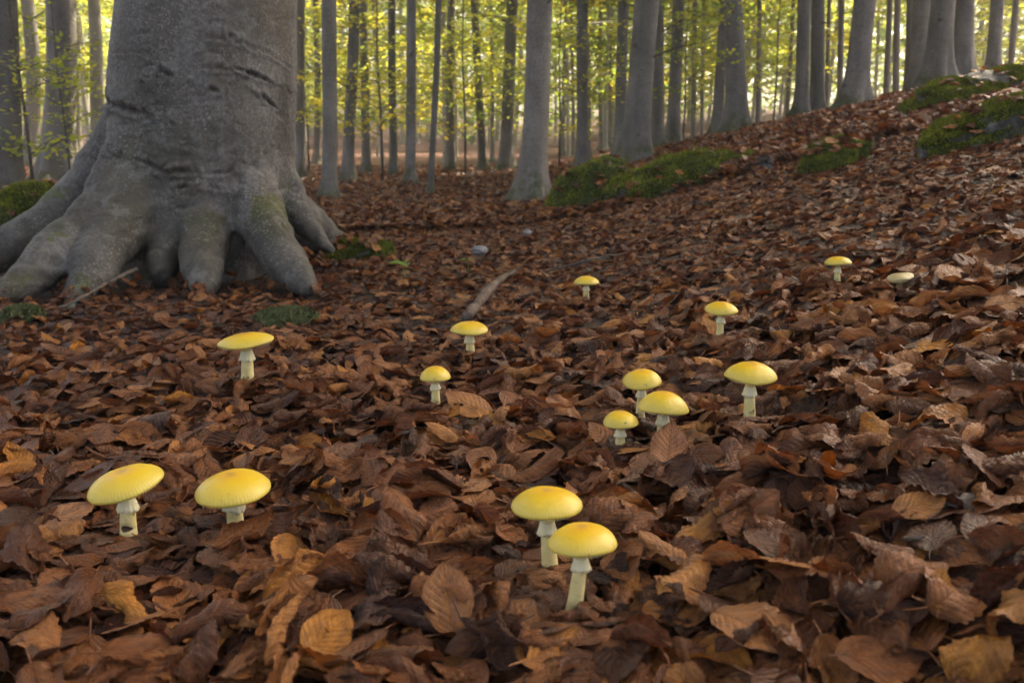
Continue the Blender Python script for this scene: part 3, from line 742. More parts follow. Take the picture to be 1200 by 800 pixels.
    if k == 2:
        d = np.sqrt(((V[:, 0] + sr * .1) / .006) ** 2 + ((V[:, 2] - hr * .25) / .004) ** 2) * (1 + .6 * fbm(V[:, 0] * 260, V[:, 1] * 260, V[:, 2] * 260, 3)); bite = np.where(V[:, 1] < 0, np.clip(1.2 - d, 0, 1), 0)
    me = mesh_np('stem', V, [tuple(q) for q in grid_faces(nz, ns, True).tolist()] + [tuple(range((nz - 1) * ns, nz * ns))], M_STEM)
    at_ = me.attributes.new('bite', 'FLOAT', 'POINT'); at_.data.foreach_set('value', bite.astype(np.float32))
    st = link('stem', me, t)
    # ring: a pleated skirt that hangs from the upper stem
    n = 72; a = np.linspace(0, 2 * np.pi, n, endpoint=False)
    zt = hr * (.80 if k not in (1,) else .86); hh = min(.36 * R, .25 * hr); f0 = zt / z1
    cxr = lean * (1 - (1 - f0) ** 1.4)
    V = []
    ple = np.sin(a * 13 + r.uniform(0, 6)) * .5 + np.sin(a * 7 + r.uniform(0, 6)) * .5
    rag = 1 + .22 * vnoise(np.cos(a) * 3 + k * 5, np.sin(a) * 3, .5)
    for q, ro in ((0, .9), (.12, 1.02), (.4, 1.12), (.75, 1.27), (1, 1.42), (1.0, 1.35), (.7, 1.18), (.3, 1.0)):
        rw = sr * (ro * .98 + (.10 * ple * q)); V.append(np.stack([cxr + rw * np.cos(a), rw * np.sin(a), zt - hh * q * rag + 0 * a], -1))
    V = np.concatenate(V); link('ring', mesh_np('ring', V, grid_faces(8, n, True)[:, ::-1].copy(), M_RING), t)
    return t
for k, m in enumerate(msh): make_mushroom(k, m)
# the faded cap that lies half sunk in the leaves
b = SUNK
n = 30; a = np.linspace(0, 2 * np.pi, n, endpoint=False); V = []
for q in np.linspace(.02, 1, 9): V.append(np.stack([q * .024 * np.cos(a), q * .022 * np.sin(a), .007 * (1 - q ** 2.4) + .0016 * q * np.sin(3 * a + 1)], -1))
V.append(np.stack([.02 * np.cos(a), .017 * np.sin(a), np.full(n, -.006)], -1)); V = np.concatenate(V)
t = thing('sunken_mushroom', (b.x, b.y, b.z + .002), 'faded cream mushroom cap half sunk in leaves beside the small slope mushroom', 'mushroom')
c = link('cap', mesh_np('cap', V, [tuple(q) for q in grid_faces(10, n, True)[:, ::-1].tolist()], M_OLDCAP), t); c.rotation_euler = (.1, -.2, 0)
sv, sf = tube([(0, 0, -.04), (0, 0, -.015), (.001, 0, .004)], [.006, .0055, .005], 12); link('stem', mesh_np('stem', sv, sf, M_STEM), t)

# ------------------------------------------------------------------ the old beech
parts = []
S = spline(np.array(stemrows), 40); parts.append(tube(S[:, :3], S[:, 3], 40))
for R_ in ROOTS:
    S = spline(np.array(R_), 22); parts.append(tube(S[:, :3], S[:, 3], 18))
V, Fc = merge(parts)
tmp = bpy.data.objects.new('tmp', mesh_np('tmp', V, Fc)); COL.objects.link(tmp)
md = tmp.modifiers.new('r', 'REMESH'); md.mode = 'VOXEL'; md.voxel_size = .0075
md = tmp.modifiers.new('s', 'SMOOTH'); md.factor = .5; md.iterations = 22
dg = bpy.context.evaluated_depsgraph_get(); ev = tmp.evaluated_get(dg)
hero = bpy.data.meshes.new_from_object(ev); bpy.data.objects.remove(tmp); hero.name = 'trunk'
nvt = len(hero.vertices); P = np.empty(nvt * 3, np.float32); hero.vertices.foreach_get('co', P); P = P.reshape(-1, 3).astype(float)
N = np.empty(nvt * 3, np.float32); hero.vertex_normals.foreach_get('vector', N); N = N.reshape(-1, 3).astype(float)
low = 1 - sstep(.15, .75, P[:, 2])
disp = .022 * fbm(P[:, 0] * 3, P[:, 1] * 3, P[:, 2] * 2.2, 3) + .008 * fbm(P[:, 0] * 9, P[:, 1] * 9, P[:, 2] * 13, 3) * (.3 + low) + .0035 * fbm(P[:, 0] * 26, P[:, 1] * 26, P[:, 2] * 26, 3) * (.15 + 1.2 * low)
# wrinkles across the flare, then folds that run along the roots
disp += .015 * sstep(.72, .35, P[:, 2]) * np.clip(fbm(P[:, 0] * 7, P[:, 1] * 7, P[:, 2] * 30 + 4 * fbm(P[:, 0] * 3, P[:, 1] * 3, P[:, 2] * 3, 2), 3), -.6, .6) * sstep(-.25, .25, fbm(P[:, 0] * 4 + 7, P[:, 1] * 4, P[:, 2] * 4, 2))
disp += -.012 * low * np.clip(fbm(P[:, 0] * 13, P[:, 1] * 9, P[:, 2] * 4 + 3, 3) - .1, 0, 1)
pu, pv, dep = project(P)
front = (N[:, 1] < .35) & (P[:, 1] < TY + .1)
scar = np.zeros(nvt)
# wounds and bark folds seen on the front: x, y, half width, half height, slope, strength
SCARS = [(270, 42, 7, 6, .2, 1), (196, 87, 8, 7, .4, .9), (251, 106, 9, 6, .3, .9), (297, 88, 16, 6, .35, 1), (318, 120, 14, 5, .8, .9), (332, 132, 5, 12, 0, .5),
         (150, 128, 32, 9, .28, .9), (125, 118, 8, 14, .2, .6), (180, 195, 24, 7, .4, 1), (212, 201, 12, 8, 0, 1), (215, 219, 9, 6, 0, 1), (210, 176, 8, 3, .2, .6), (188, 168, 7, 3, .3, .6), (250, 220, 14, 4, .25, .6),
         (265, 202, 18, 3, -.05, .5), (160, 165, 20, 4, .3, .5), (140, 185, 14, 5, .5, .5), (232, 268, 10, 16, 0, .4), (205, 238, 12, 10, .6, .5)]
for (sx_, sy_, hw, hh, sl_, st_) in SCARS:
    du = pu - sx_; dv = pv - sy_ - sl_ * du
    jag = 1 + .45 * vnoise(P[:, 0] * 45, P[:, 1] * 45, P[:, 2] * 45) + .45 * vnoise(P[:, 0] * 110, P[:, 1] * 110, P[:, 2] * 110)
    d = np.sqrt((du / (hw * .85)) ** 2 + (dv / (hh * .5)) ** 2) * jag
    a_ = np.clip(1.25 - d, 0, 1) * front
    scar = np.maximum(scar, a_ * st_)
    disp += -.009 * st_ * np.clip(a_, 0, 1) + .006 * st_ * np.exp(-((d - 1.6) / .5) ** 2) * front
rs = np.random.default_rng(31)                        # many small creases
for _ in range(90):
    sx_, sy_ = rs.uniform(105, 345), rs.uniform(0, 260); hw = rs.uniform(3, 14); du = pu - sx_; dv = pv - sy_ - rs.normal(.05, .2) * du - .012 * du * du * rs.choice([-1, 1])
    m_ = (np.abs(du) < hw * 1.4) & (np.abs(dv) < 6) & front
    if not m_.any(): continue
    a_ = np.zeros(nvt); a_[m_] = np.exp(-(du[m_] / hw) ** 4 - (dv[m_] / 1.5) ** 2); scar = np.maximum(scar, a_ * rs.uniform(.25, .6)); disp -= .003 * a_
# thin curved growth lines
for (pts) in ([(240, 43), (262, 46), (290, 53), (318, 64), (340, 78)], [(236, 80), (270, 81), (300, 86)], [(150, 132), (180, 145), (200, 158)], [(225, 203), (262, 203), (274, 200)], [(130, 62), (150, 60), (170, 64)]):
    q = np.array(pts, float); ln = np.interp(pu, q[:, 0], q[:, 1]) + 2.0 * vnoise(pu * .15, pv * 0)
    on = front & (pu > q[0, 0]) & (pu < q[-1, 0]); a_ = np.exp(-((pv - ln) / 1.8) ** 2) * on
    scar = np.maximum(scar, .55 * a_); disp += -.004 * a_ + .004 * np.exp(-((pv - ln - 4) / 2) ** 2) * on
P2 = P + N * disp[:, None]
hero.vertices.foreach_set('co', P2.astype(np.float32).ravel())
hero.polygons.foreach_set('use_smooth', [True] * len(hero.polygons))
moss = np.zeros(nvt)
for (mx, my, rx_, ry_, s_) in ((320, 252, 26, 26, 1.15), (240, 262, 24, 18, .7), (300, 262, 30, 20, .4), (30, 335, 40, 18, .55), (95, 330, 18, 14, .5), (140, 130, 26, 14, .3), (335, 225, 14, 30, .4), (60, 270, 40, 20, .3), (60, 225, 30, 14, .5)):
    moss = np.maximum(moss, s_ * np.exp(-((pu - mx) / rx_) ** 2 - ((pv - my) / ry_) ** 2))
moss = moss * np.clip(.45 + .7 * N[:, 2] + .3, .3, 1) + .28 * low * np.clip(N[:, 2], 0, 1)
for nm, dat in (('scar', scar), ('moss', moss)):
    a_ = hero.attributes.new(nm, 'FLOAT', 'POINT'); a_.data.foreach_set('value', dat.astype(np.float32))
hero.materials.clear(); hero.materials.append(M_HERO); hero.update()

# ------------------------------------------------------------------ tree crowns and far trees
def leaf_quads(C, U, Wv, L, Wd):
    """rhombic leaves: centres C, length dirs U, width dirs Wv"""
    n = len(C); a = C - U * L[:, None] / 2; b = C + U * L[:, None] / 2
    c = C + Wv * Wd[:, None] / 2 - U * (L * .05)[:, None]; d = C - Wv * Wd[:, None] / 2 - U * (L * .05)[:, None]
    V = np.stack([a, c, b, d], 1).reshape(-1, 3); Fq = np.arange(n * 4).reshape(n, 4); return V, Fq
def sprays(r, origins, dirs, lens, per, L0, droop=.12, thick=.05):
    """flat fans of leaves along boughs"""
    Cs, Us, Ws, Ls = [], [], [], []
    for o, d, ln in zip(origins, dirs, lens):
        d = d / np.linalg.norm(d); side = np.cross(d, [0, 0, 1.0]); side /= np.linalg.norm(side) + 1e-9
        n = max(6, int(per * ln)); t = r.uniform(.12, 1, n) ** .8; wdt = .42 * ln * np.sin(np.pi * np.clip(t * .9 + .08, 0, 1)) + .05
        s = r.uniform(-1, 1, n) * wdt
        # leaves sit on side twigs: quantise
        c = o + d * (t * ln)[:, None] + side * s[:, None]
        c[:, 2] += -droop * ln * t ** 2 - .06 * np.abs(s) + r.normal(0, thick, n)
        u = d * r.uniform(.3, 1, n)[:, None] + side * (np.sign(s) * r.uniform(.3, 1, n))[:, None] + r.normal(0, .25, (n, 3))
        u /= np.linalg.norm(u, axis=1)[:, None]
        wv = np.cross(u, np.array([0, 0, 1.0]) + r.normal(0, .45, (n, 3))); wv /= np.linalg.norm(wv, axis=1)[:, None] + 1e-9
        Cs.append(c); Us.append(u); Ws.append(wv); Ls.append(L0 * r.uniform(.7, 1.25, n))
    C = np.concatenate(Cs); L = np.concatenate(Ls)
    return leaf_quads(C, np.concatenate(Us), np.concatenate(Ws), L, L * .62)
def bough_set(seed, z0, z1, rmax, nb, per, L0, shape, up=.25):
    r = np.random.default_rng(seed)
    z = np.sort(r.uniform(0, 1, nb)); O, D, Ln = [], [], []
    limbs = []
    for k, q in enumerate(z):
        an = k * 2.4 + r.normal(0, .4); ln = rmax * shape(q) * r.uniform(.6, 1.15)
        d = np.array([math.cos(an), math.sin(an), up * r.uniform(.3, 1.6)]); o = np.array([0, 0, z0 + (z1 - z0) * q])
        O.append(o); D.append(d); Ln.append(ln)
        rr = (.012 + .011 * ln) * (1 if rmax > 3 else .45 if rmax > 1 else .3)
        dd = d / np.linalg.norm(d)
        limbs.append(tube([o, o + dd * ln * .35 + [0, 0, .02 * ln], o + dd * ln * .7 - [0, 0, .03 * ln], o + dd * ln - [0, 0, .1 * ln]], [rr, rr * .7, rr * .4, rr * .1], 5, False))
    lv = sprays(r, O, D, Ln, per, L0)
    return lv, merge(limbs)
CROWN_HI, CROWN_LO, SAP = [], [], []
for k in range(5):      # high crowns of the big stems
    (v, f), (bv, bf) = bough_set(40 + k, 0, 6.0, 3.4, 34, 30, .24, lambda q: 1.05 * math.sin(math.pi * (q * .8 + .18)) ** .6, .35)
    CROWN_HI.append((mesh_np('crown', v, f, M_FOL, smooth=False), mesh_np('limbs', bv, bf, M_BARK)))
CROWN_TH = []
for k in range(4):      # thinner crowns of the stems farther back
    (v, f), (bv, bf) = bough_set(140 + k, 0, 6.0, 2.8, 22, 22, .19, lambda q: 1.05 * math.sin(math.pi * (q * .8 + .18)) ** .6, .35)
    CROWN_TH.append((mesh_np('crown', v, f, M_FOL, smooth=False), mesh_np('limbs', bv, bf, M_BARK)))
for k in range(6):      # leafy from low down: the younger far stems
    (v, f), (bv, bf) = bough_set(60 + k, 0, 8.5, 2.5, 40, 46, .155, lambda q: .35 + .75 * (1 - q) ** .5 * min(1, q * 5 + .3), .12)
    CROWN_LO.append((mesh_np('crown', v, f, M_FOL, smooth=False), mesh_np('limbs', bv, bf, M_BARK)))
for k in range(4):      # understorey saplings
    (v, f), (bv, bf) = bough_set(80 + k, .35, 2.3, .85, 16, 90, .06, lambda q: .35 + .75 * (1 - q) ** .6, .25)
    SAP.append((mesh_np('crown', v, f, M_FOL, smooth=False), mesh_np('twigs', bv, bf, M_TWIG)))

def trunk_mesh(R, hgt, leanx, leany, seed, ns=16, flare=.75, lobes=5, zlean=3.0, bend=0.0, mat=None):
    r = np.random.default_rng(seed); a = np.linspace(0, 2 * np.pi, ns, endpoint=False)
    zs = np.concatenate([[-.35, -.1], np.linspace(0, R * 3, 8), np.geomspace(R * 3.6, hgt, 16)])
    ph = r.uniform(0, 6.28); amp = r.uniform(.4, .75)
    V = []
    for z in zs:
        zz = max(z, 0); e = math.exp(-zz / (R * 1.5))
        rad = R * (1 - .55 * zz / hgt) * (1 + flare * e * (1 + amp * np.cos(lobes * a + ph) + .25 * np.cos(3 * a + 2 * ph)))
        rad = rad * (1 + .035 * vnoise(np.cos(a) * 2 + seed, np.sin(a) * 2, z * 1.6))
        lz = min(zz, zlean) + .25 * max(0, zz - zlean)
        wx = .05 * R / .12 * vnoise(seed * 3.1, 0, z * .55) * min(1, zz) + bend * math.sin(min(zz, 3) * 1.05) ; wy = .05 * vnoise(seed * 5.7, 9, z * .5) * min(1, zz)
        V.append(np.stack([leanx * lz + wx + rad * np.cos(a), leany * lz + wy + rad * np.sin(a), np.full(ns, z)], -1))
    topc = V[-1].mean(0)
    return mesh_np('trunk', np.concatenate(V), grid_faces(len(zs), ns, True), mat or M_BARK), topc
def tree(name, base, R, hgt, lean, seed, label, group, crown, cz, cs, **kw):
    t = thing(name, base, label, 'tree', group)
    me, topc = trunk_mesh(R, hgt, lean[0], lean[1], seed, **kw)
    link('trunk', me, t)
    if crown:
        lo = (min(cz, 3) + .25 * max(0, cz - 3))
        for nm, m_ in zip(('crown', 'limbs'), crown):
            o = link(nm, m_, t); o.location = (lean[0] * lo, lean[1] * lo, cz); o.rotation_euler = (0, 0, seed * 1.7); o.scale = (cs, cs, cs); o['kind'] = 'stuff'
    return t
# old beech: thing with hero trunk, upper stem and crown
root = thing('old_beech_tree', (TX, TY, 0), 'massive old grey beech with flared mossy roots and scarred bark', 'tree')
ho = link('trunk', hero, root); ho.location = (-TX, -TY, 0)
x0 = stemrows[-1][0] - TX
S = spline(np.array([(x0 - .003, 0, 2.0, .272), (x0 + .02, 0, 3.2, .262), (x0 + .06, .05, 5.5, .22), (x0 + .05, .1, 8.5, .15), (x0, .1, 11, .06)]), 20)
v_, f_ = tube(S[:, :3], S[:, 3], 24); link('upper_stem', mesh_np('upper_stem', v_, f_, M_BARK), root)
for nm, m_ in zip(('crown', 'limbs'), CROWN_HI[0]):
    o = link(nm, m_, root); o.location = (x0 + .05, 0, 5.2); o.scale = (1.25,) * 3; o['kind'] = 'stuff'

# base x, base y (None: hidden), distance (None: from the ground), width px, x at the picture's top row, label
TREES = [
 (13, 238, None, 26, 6, 'grey stem rising behind the shaded mossy rock'),
 (38, 196, None, 17, 35, 'pale slim stem between two thicker stems beyond the mossy rock'),
 (69, 214, None, 34, 65, 'thick grey stem between the mossy rock and the old beech'),
 (92, 184, None, 8, 90, 'very thin stem beyond the thick grey one, old beech side'),
 (115, 190, None, 16, 113, 'pale straight stem seen right against the old beech bark'),
 (352, 211, None, 12, 352, 'thin stem just past the old beech, paired with a thinner one'),
 (371, 192, None, 8, 371, 'thinner far stem beside the thin one past the old beech'),
 (386, 236, None, 18, 388, 'slender near stem with bent dark branch stub and flared foot'),
 (407, 214, None, 14, 413, 'slightly leaning slim stem behind the slender flared one'),
 (430, 205, None, 11, 425, 'slim stem with wide mossy foot in the level clearing'),
 (461, 207, None, 10, 461, 'slim stem with a thin dark stem leaning across it'),
 (481, 215, None, 12, 481, 'straight slim stem next to the crooked young stem'),
 (504, 231, None, 8, 509, 'crooked young stem with splayed sunlit foot'),
 (528, 201, None, 11, 530, 'straight slim stem beyond the crooked young stem'),
 (566, 200, None, 10, 557, 'slim stem leaning against its neighbours, beyond the clearing'),
 (577, 190, None, 5, 576, 'needle thin far stem beside the leaning slim one'),
 (592, 200, None, 15, 600, 'grey stem half hidden behind the stout flared stem'),
 (621, 240, None, 31, 634, 'stout grey stem with fluted foot, nearest the mossy outcrop'),
 (682, 197, None, 14, 684, 'grey stem growing straight behind the low mossy boulder'),
 (690, 190, None, 7, 687, 'thin stem hugging the grey one behind the low boulder'),
 (659, 181, None, 5, 665, 'thin far stem beyond the stout flared stem'),
 (672, 181, None, 4, 669, 'thread thin far stem beyond the stout flared stem'),
 (704, 175, None, 5, 704, 'thin far stem left of its twin above the mossy boulder'),
 (715, 172, None, 5, 715, 'thin far twin stem above the mossy boulder'),
 (726, 182, 10.5, 14, 733, 'grey stem tucked behind the big leaning one'),
 (742, 184, 8.4, 30, 764, 'big leaning grey stem standing above the mossy outcrop'),
 (770, 176, 11.5, 15, 774, 'dark stem with a side fork behind the big leaning one'),
 (788, 176, 12.0, 15, 794, 'grey stem past the dark forked one on the brow'),
 (863, 165, 9.5, 23, 858, 'stout pale stem on the brow with a darker one leaning on it'),
 (840, 165, 10.2, 13, 849, 'darker stem leaning towards the stout pale one on the brow'),
 (813, 162, 14.5, 6, 814, 'thin straight stem behind the brow, before the stout pale one'),
 (823, 162, 16.5, 5, 826, 'very thin stem behind the brow, before the stout pale one'),
 (888, 155, 15.0, 6, 889, 'thin stem behind the brow, past the stout pale one'),
 (922, 150, 16.0, 5, 930, 'thin leaning stem just before the close dark pair'),
 (938, 150, 9.8, 16, 942, 'dark stem of a close pair on the brow'),
 (956, 146, 10.2, 16, 957, 'lighter stem of a close pair on the brow'),
 (968, 140, 15.0, 5, 972, 'thin stem beyond the close pair on the brow'),
 (984, 134, 14.0, 7, 987, 'thin dark stem between the close pair and the broad footed one'),
 (1000, 136, 8.6, 25, 1009, 'broad footed stem on the brow, clear of its neighbours'),
 (1038, 126, 13.5, 7, 1041, 'thin stem, first of three slim ones below the crowded group'),
 (1050, 124, 13.0, 8, 1053, 'slim stem, second of three below the crowded group'),
 (1062, 122, 12.5, 10, 1067, 'slim stem, third of three below the crowded group'),
 (1076, 112, 10.6, 20, 1082, 'mid grey stem at the front of the crowded group'),
 (1098, 98, 9.2, 27, 1107, 'thickest stem of the crowded group above the brow rock'),
 (1126, 92, 9.4, 23, 1130, 'thick stem behind the thickest one above the brow rock'),
 (1164, 80, 10.0, 15, 1170, 'slim stem standing apart above the dark mossy rock'),
 (1186, 76, 12.5, 7, 1189, 'thin stem standing apart above the dark mossy rock'),
]
for k, (bx, by, Zd, wp, tx, lab) in enumerate(TREES):
    if Zd is None:
        b = hit(bx, by, .0)
        if b is None or b.y > 34: b = at(bx, 170, 26.0)
    else: b = at(bx, by, Zd)
    Y = b.y; b = Vector((b.x, b.y, float(terrain(b.x, b.y))))
    R = wp / 2 / F * Y * .97
    top = at(tx, 0, Y); lean = ((top.x - b.x) / max(.5, top.z - b.z), 0)
    hgt = 8.5 + 3.5 * random.random() + R * 8
    near = wp > 9
    cr = (CROWN_HI[k % 5] if Y < 11.2 else CROWN_TH[k % 4]) if near else CROWN_LO[k % 6]
    LASTTREE = tree('beech_tree', b, R, hgt, lean, 200 + k, lab, 'beech stems of the wood', cr, hgt * .52 if near else random.uniform(2.2, 3.5), (1.65 if b.x > 3 else 1.25) if near and Y < 11.2 else random.uniform(.8, 1.1),  # near crowns, unseen above the frame, enlarged at right to shade the foreground
         ns=22 if wp > 20 else 14, flare=(1.1 if wp < 10 else .9), zlean=3.0, bend=(.03 if k == 12 else 0)).name
    if near and k not in (2, 4):
        t = bpy.data.objects[LASTTREE]
        for q in range(2):                              # dead side twigs, some only stubs
            z_ = random.uniform(.7, 2.4) * min(1.6, Y / 8); an = random.uniform(0, 6.283); ln = random.choice((.12, .25, .6)) * Y / 8; rr = .008 * Y / 8
            o_ = np.array([lean[0] * z_, 0, z_]); d_ = np.array([math.cos(an), math.sin(an), random.uniform(-.1, .5)])
            v_, f_ = tube([o_ + d_ * R * .5, o_ + d_ * (R + ln * .4), o_ + d_ * (R + ln * .75) + [0, 0, -.06 * ln], o_ + d_ * (R + ln) + [.05 * ln, 0, .03 * ln]], [rr, rr * .8, rr * .55, rr * .15], 6)
            link('dead_branch', mesh_np('dead_branch', v_, f_, M_TWIG), t)
    if k in (8, 9, 10, 13, 14, 16, 18, 24, 27, 28, 30, 33):
        t = bpy.data.objects[LASTTREE]
        for nm, m_ in zip(('low_spray', 'spray_twigs'), SAP[k % 4]):
            o = link(nm, m_, t); q = 1.25 * max(.8, Y / 13); o.scale = (q, q, q * .9); o.location = (lean[0] * 1.2, -.05, .35); o.rotation_euler = (0, 0, k * 2.1); o['kind'] = 'stuff'
# more stems beyond, too far off to tell apart
def clear_of(px, lo=0): return True
FARL = 'slender far beech stem with leafy low boughs among yellow foliage'
n = 0
while n < 96:
    Y = random.uniform(19, 52); x = random.uniform(-.66, .66) * Y; px = 600 + F * x / Y
    if 130 < px < 345: continue
    b = Vector((x, Y, float(terrain(x, Y)))); wpx = random.choice((3, 4, 5, 6)); R = max(.045, wpx / 2 / F * Y)
    tree('far_beech_tree', b, R, random.uniform(9, 14), (random.gauss(0, .035), 0), 400 + n, FARL, 'slender beeches in the distance', CROWN_LO[n % 6], random.uniform(1.3, 4.2), random.uniform(.75, 1.25), ns=8, flare=.5, mat=M_FARBARK)
    n += 1
# saplings and low sprays
SAPS = [(40, 232, 6.0, 1.0, 'leafy green sapling in front of the thick stem by the mossy rock'), (84, 222, 7.5, .8, 'small leafy sapling between thick stem and old beech'),
        (448, 205, 11.0, 1.15, 'yellow green sapling growing between slim stems of the clearing'), (545, 203, 13.0, 1.3, 'yellow leaved sapling beyond the crooked young stem'),
        (655, 196, 13.0, 1.2, 'leafy sapling between stout stem and mossy boulder'), (800, 172, 13.0, 1.1, 'green sapling behind the brow, past the forked stem'), (905, 158, 12.5, 1.1, 'green sapling behind the brow, before the close pair'),
        (362, 198, 14.0, 1.2, 'yellow leaved sapling just past the old beech')]
for k, (bx, by, Y, sscale, lab) in enumerate(SAPS):
    p = at(bx, by, Y); b = Vector((p.x, p.y, float(terrain(p.x, p.y))))
    t = thing('beech_sapling', b, lab, 'sapling', 'beech saplings')
    v_, f_ = tube([(0, 0, -.1), (.01, 0, .6), (-.015, .01, 1.3), (.02, 0, 2.5)], [.014, .012, .009, .003], 6); o = link('stem', mesh_np('stem', v_, f_, M_TWIG), t); o.scale = (sscale,) * 3
    for nm, m_ in zip(('crown', 'twigs'), SAP[k % 4]):
        o = link(nm, m_, t); o.scale = (sscale,) * 3; o.rotation_euler = (0, 0, k * 1.3); o['kind'] = 'stuff'
n = 0
while n < 34:
    Y = random.uniform(17, 46); x = random.uniform(-.64, .64) * Y; px = 600 + F * x / Y
    if 130 < px < 345: continue
    t = thing('far_beech_sapling', (x, Y, float(terrain(x, Y))), 'bushy far beech sapling in the undergrowth between distant stems', 'sapling', 'beech saplings in the distance'); q = random.uniform(1.3, 2.4)
    for nm, m_ in zip(('crown', 'twigs'), SAP[n % 4]):
        o = link(nm, m_, t); o.scale = (q * 1.2, q * 1.2, q); o.rotation_euler = (0, 0, n * 1.9); o['kind'] = 'stuff'
    n += 1
# wood that closes the view
r = np.random.default_rng(5); n = 90000
Y = r.uniform(42, 105, n); X = r.uniform(-.75, .75, n) * Y
zz = r.uniform(0, 1, n) ** .85 * 15; dens = fbm(X * .16, Y * .16, zz * .28, 3)
ok = dens > -.26 + .20 * sstep(0, 25, X) * sstep(4, 9, zz)
X, Y, zz, n = X[ok], Y[ok], zz[ok], int(ok.sum())
C = np.stack([X, Y, terrain(X, Y) + zz], -1); U = r.normal(0, 1, (n, 3)); U[:, 2] *= .4; U /= np.linalg.norm(U, axis=1)[:, None]
Wv = np.cross(U, np.array([0, 0, 1.0]) + r.normal(0, .5, (n, 3))); Wv /= np.linalg.norm(Wv, axis=1)[:, None]
L = r.uniform(.35, .75, n); v_, f_ = leaf_quads(C, U, Wv, L, L * .7)
link('far_wood', mesh_np('far_wood', v_, f_, M_FARF, smooth=False), kind='stuff', label='far mass of yellow green woodland on the rising ground', category='woodland')

# ------------------------------------------------------------------ mossy rocks
for k, r_ in enumerate(rocks):
    cx_, cy_ = r_['c'].x, r_['c'].y; z0 = float(terrain(cx_, cy_)); v, sxl, q = r_['v'], r_['sxl'], r_['q']
    t = thing(r_['nm'], (cx_, cy_, z0), r_['lab'], r_['cat'])
    me = mesh_np('stone', v, IF, M_ROCK)
    nn = np.empty(len(v) * 3, np.float32); me.vertex_normals.foreach_get('vector', nn); nn = nn.reshape(-1, 3).astype(float)
    mo = np.clip((.8 if r_['ms'] > .9 else .5) + 1.0 * nn[:, 2] + .5 * fbm(v[:, 0] * 6 + q, v[:, 1] * 6, v[:, 2] * 6, 3), 0, 1) * (1 if r_['ms'] > .9 else .85) if r_['ms'] > .5 else np.full(len(v), r_['ms'] * .5)
    if r_['ms'] < .85 and r_['ms'] > .5: mo = mo * (fbm(v[:, 0] * 3 + q, v[:, 1] * 3, v[:, 2] * 3, 2) > -.25)
    a_ = me.attributes.new('moss', 'FLOAT', 'POINT'); a_.data.foreach_set('value', mo.astype(np.float32)); link('stone', me, t)
    if r_['ms'] < .5: continue
    # moss: short shoots all over the green part
    rg = np.random.default_rng(70 + k); tri = v[IF]; ar = np.linalg.norm(np.cross(tri[:, 1] - tri[:, 0], tri[:, 2] - tri[:, 0]), axis=1)
    wt = ar * np.clip(mo[IF].mean(1) - .3, 0, 1) * (tri[:, :, 2].mean(1) - sxl * tri[:, :, 0].mean(1) > -.25 * r_['h']); n = 16000
    pick = rg.choice(len(IF), n, p=wt / wt.sum()); bc = rg.dirichlet((1, 1, 1), n)
    C = (tri[pick] * bc[:, :, None]).sum(1); NN = nn[IF[pick]].mean(1) + rg.normal(0, .45, (n, 3)) + [0, 0, .3]; NN /= np.linalg.norm(NN, axis=1)[:, None]
    Lm = np.clip(r_['rx'] * .045, .007, .028) * rg.uniform(.5, 1.4, n) * (1 + .5 * fbm(C[:, 0] * 12, C[:, 1] * 12, C[:, 2] * 12, 2))
    Wv = np.cross(NN, rg.normal(0, 1, (n, 3))); Wv /= np.linalg.norm(Wv, axis=1)[:, None]
    v_, f_ = leaf_quads(C + NN * (Lm * .4)[:, None], NN, Wv, Lm, Lm * .3)
    link('moss', mesh_np('moss', v_, f_, M_MOSS, smooth=False), t, kind='stuff')
# flat film of pale moss on the ground below the roots, and one at the picture's edge
def moss_patch(px, py, wp, dp, lab, mat, seed, lift=.035):
    b = hit(px, py, PILE); k = b.y / F; rg = np.random.default_rng(seed); n = 5200
    a = rg.uniform(0, 6.283, n); rr = np.sqrt(rg.uniform(0, 1, n)); lim = .66 + .75 * fbm(np.cos(a) * 1.6 + seed, np.sin(a) * 1.6, 0, 3)
    x = np.cos(a) * rr * lim * wp / 2 * k; y = np.sin(a) * rr * lim * dp
    t = thing('moss_patch', (b.x, b.y, b.z - .012), lab, 'moss')
    # base pad
    na = 40; aa = np.linspace(0, 2 * np.pi, na, endpoint=False); lm = .66 + .75 * fbm(np.cos(aa) * 1.6 + seed, np.sin(aa) * 1.6, 0, 3); V = []
    gz = lambda X_, Y_: terrain(b.x + X_, b.y + Y_) - float(terrain(b.x, b.y))
    for q in np.linspace(.02, 1, 10):
        X_, Y_ = np.cos(aa) * q * lm * wp / 2 * k, np.sin(aa) * q * lm * dp
        V.append(np.stack([X_, Y_, gz(X_, Y_) + .016 * (1 - q ** 2) - .03 * q ** 6 + .004 * vnoise(X_ * 60, Y_ * 60)], -1))
    link('pad', mesh_np('pad', np.concatenate(V), grid_faces(10, na, True), mat), t)
    z = gz(x, y) + .016 * (1 - rr ** 2) - .03 * rr ** 6
    NN = rg.normal(0, .6, (n, 3)) + [0, 0, 1]; NN /= np.linalg.norm(NN, axis=1)[:, None]; Wv = np.cross(NN, rg.normal(0, 1, (n, 3))); Wv /= np.linalg.norm(Wv, axis=1)[:, None]
    Lm = .011 * rg.uniform(.5, 1.4, n); v_, f_ = leaf_quads(np.stack([x, y, z], -1) + NN * (Lm * .3)[:, None], NN, Wv, Lm, Lm * .35)
    link('shoots', mesh_np('shoots', v_, f_, mat, smooth=False), t, kind='stuff')
moss_patch(336, 364, 84, .10, 'grey green moss patch on the litter below the old beech', M_MOSSP, 3)
moss_patch(20, 362, 60, .07, 'thin green moss patch at the foot of the longest beech root', M_MOSSP, 4)

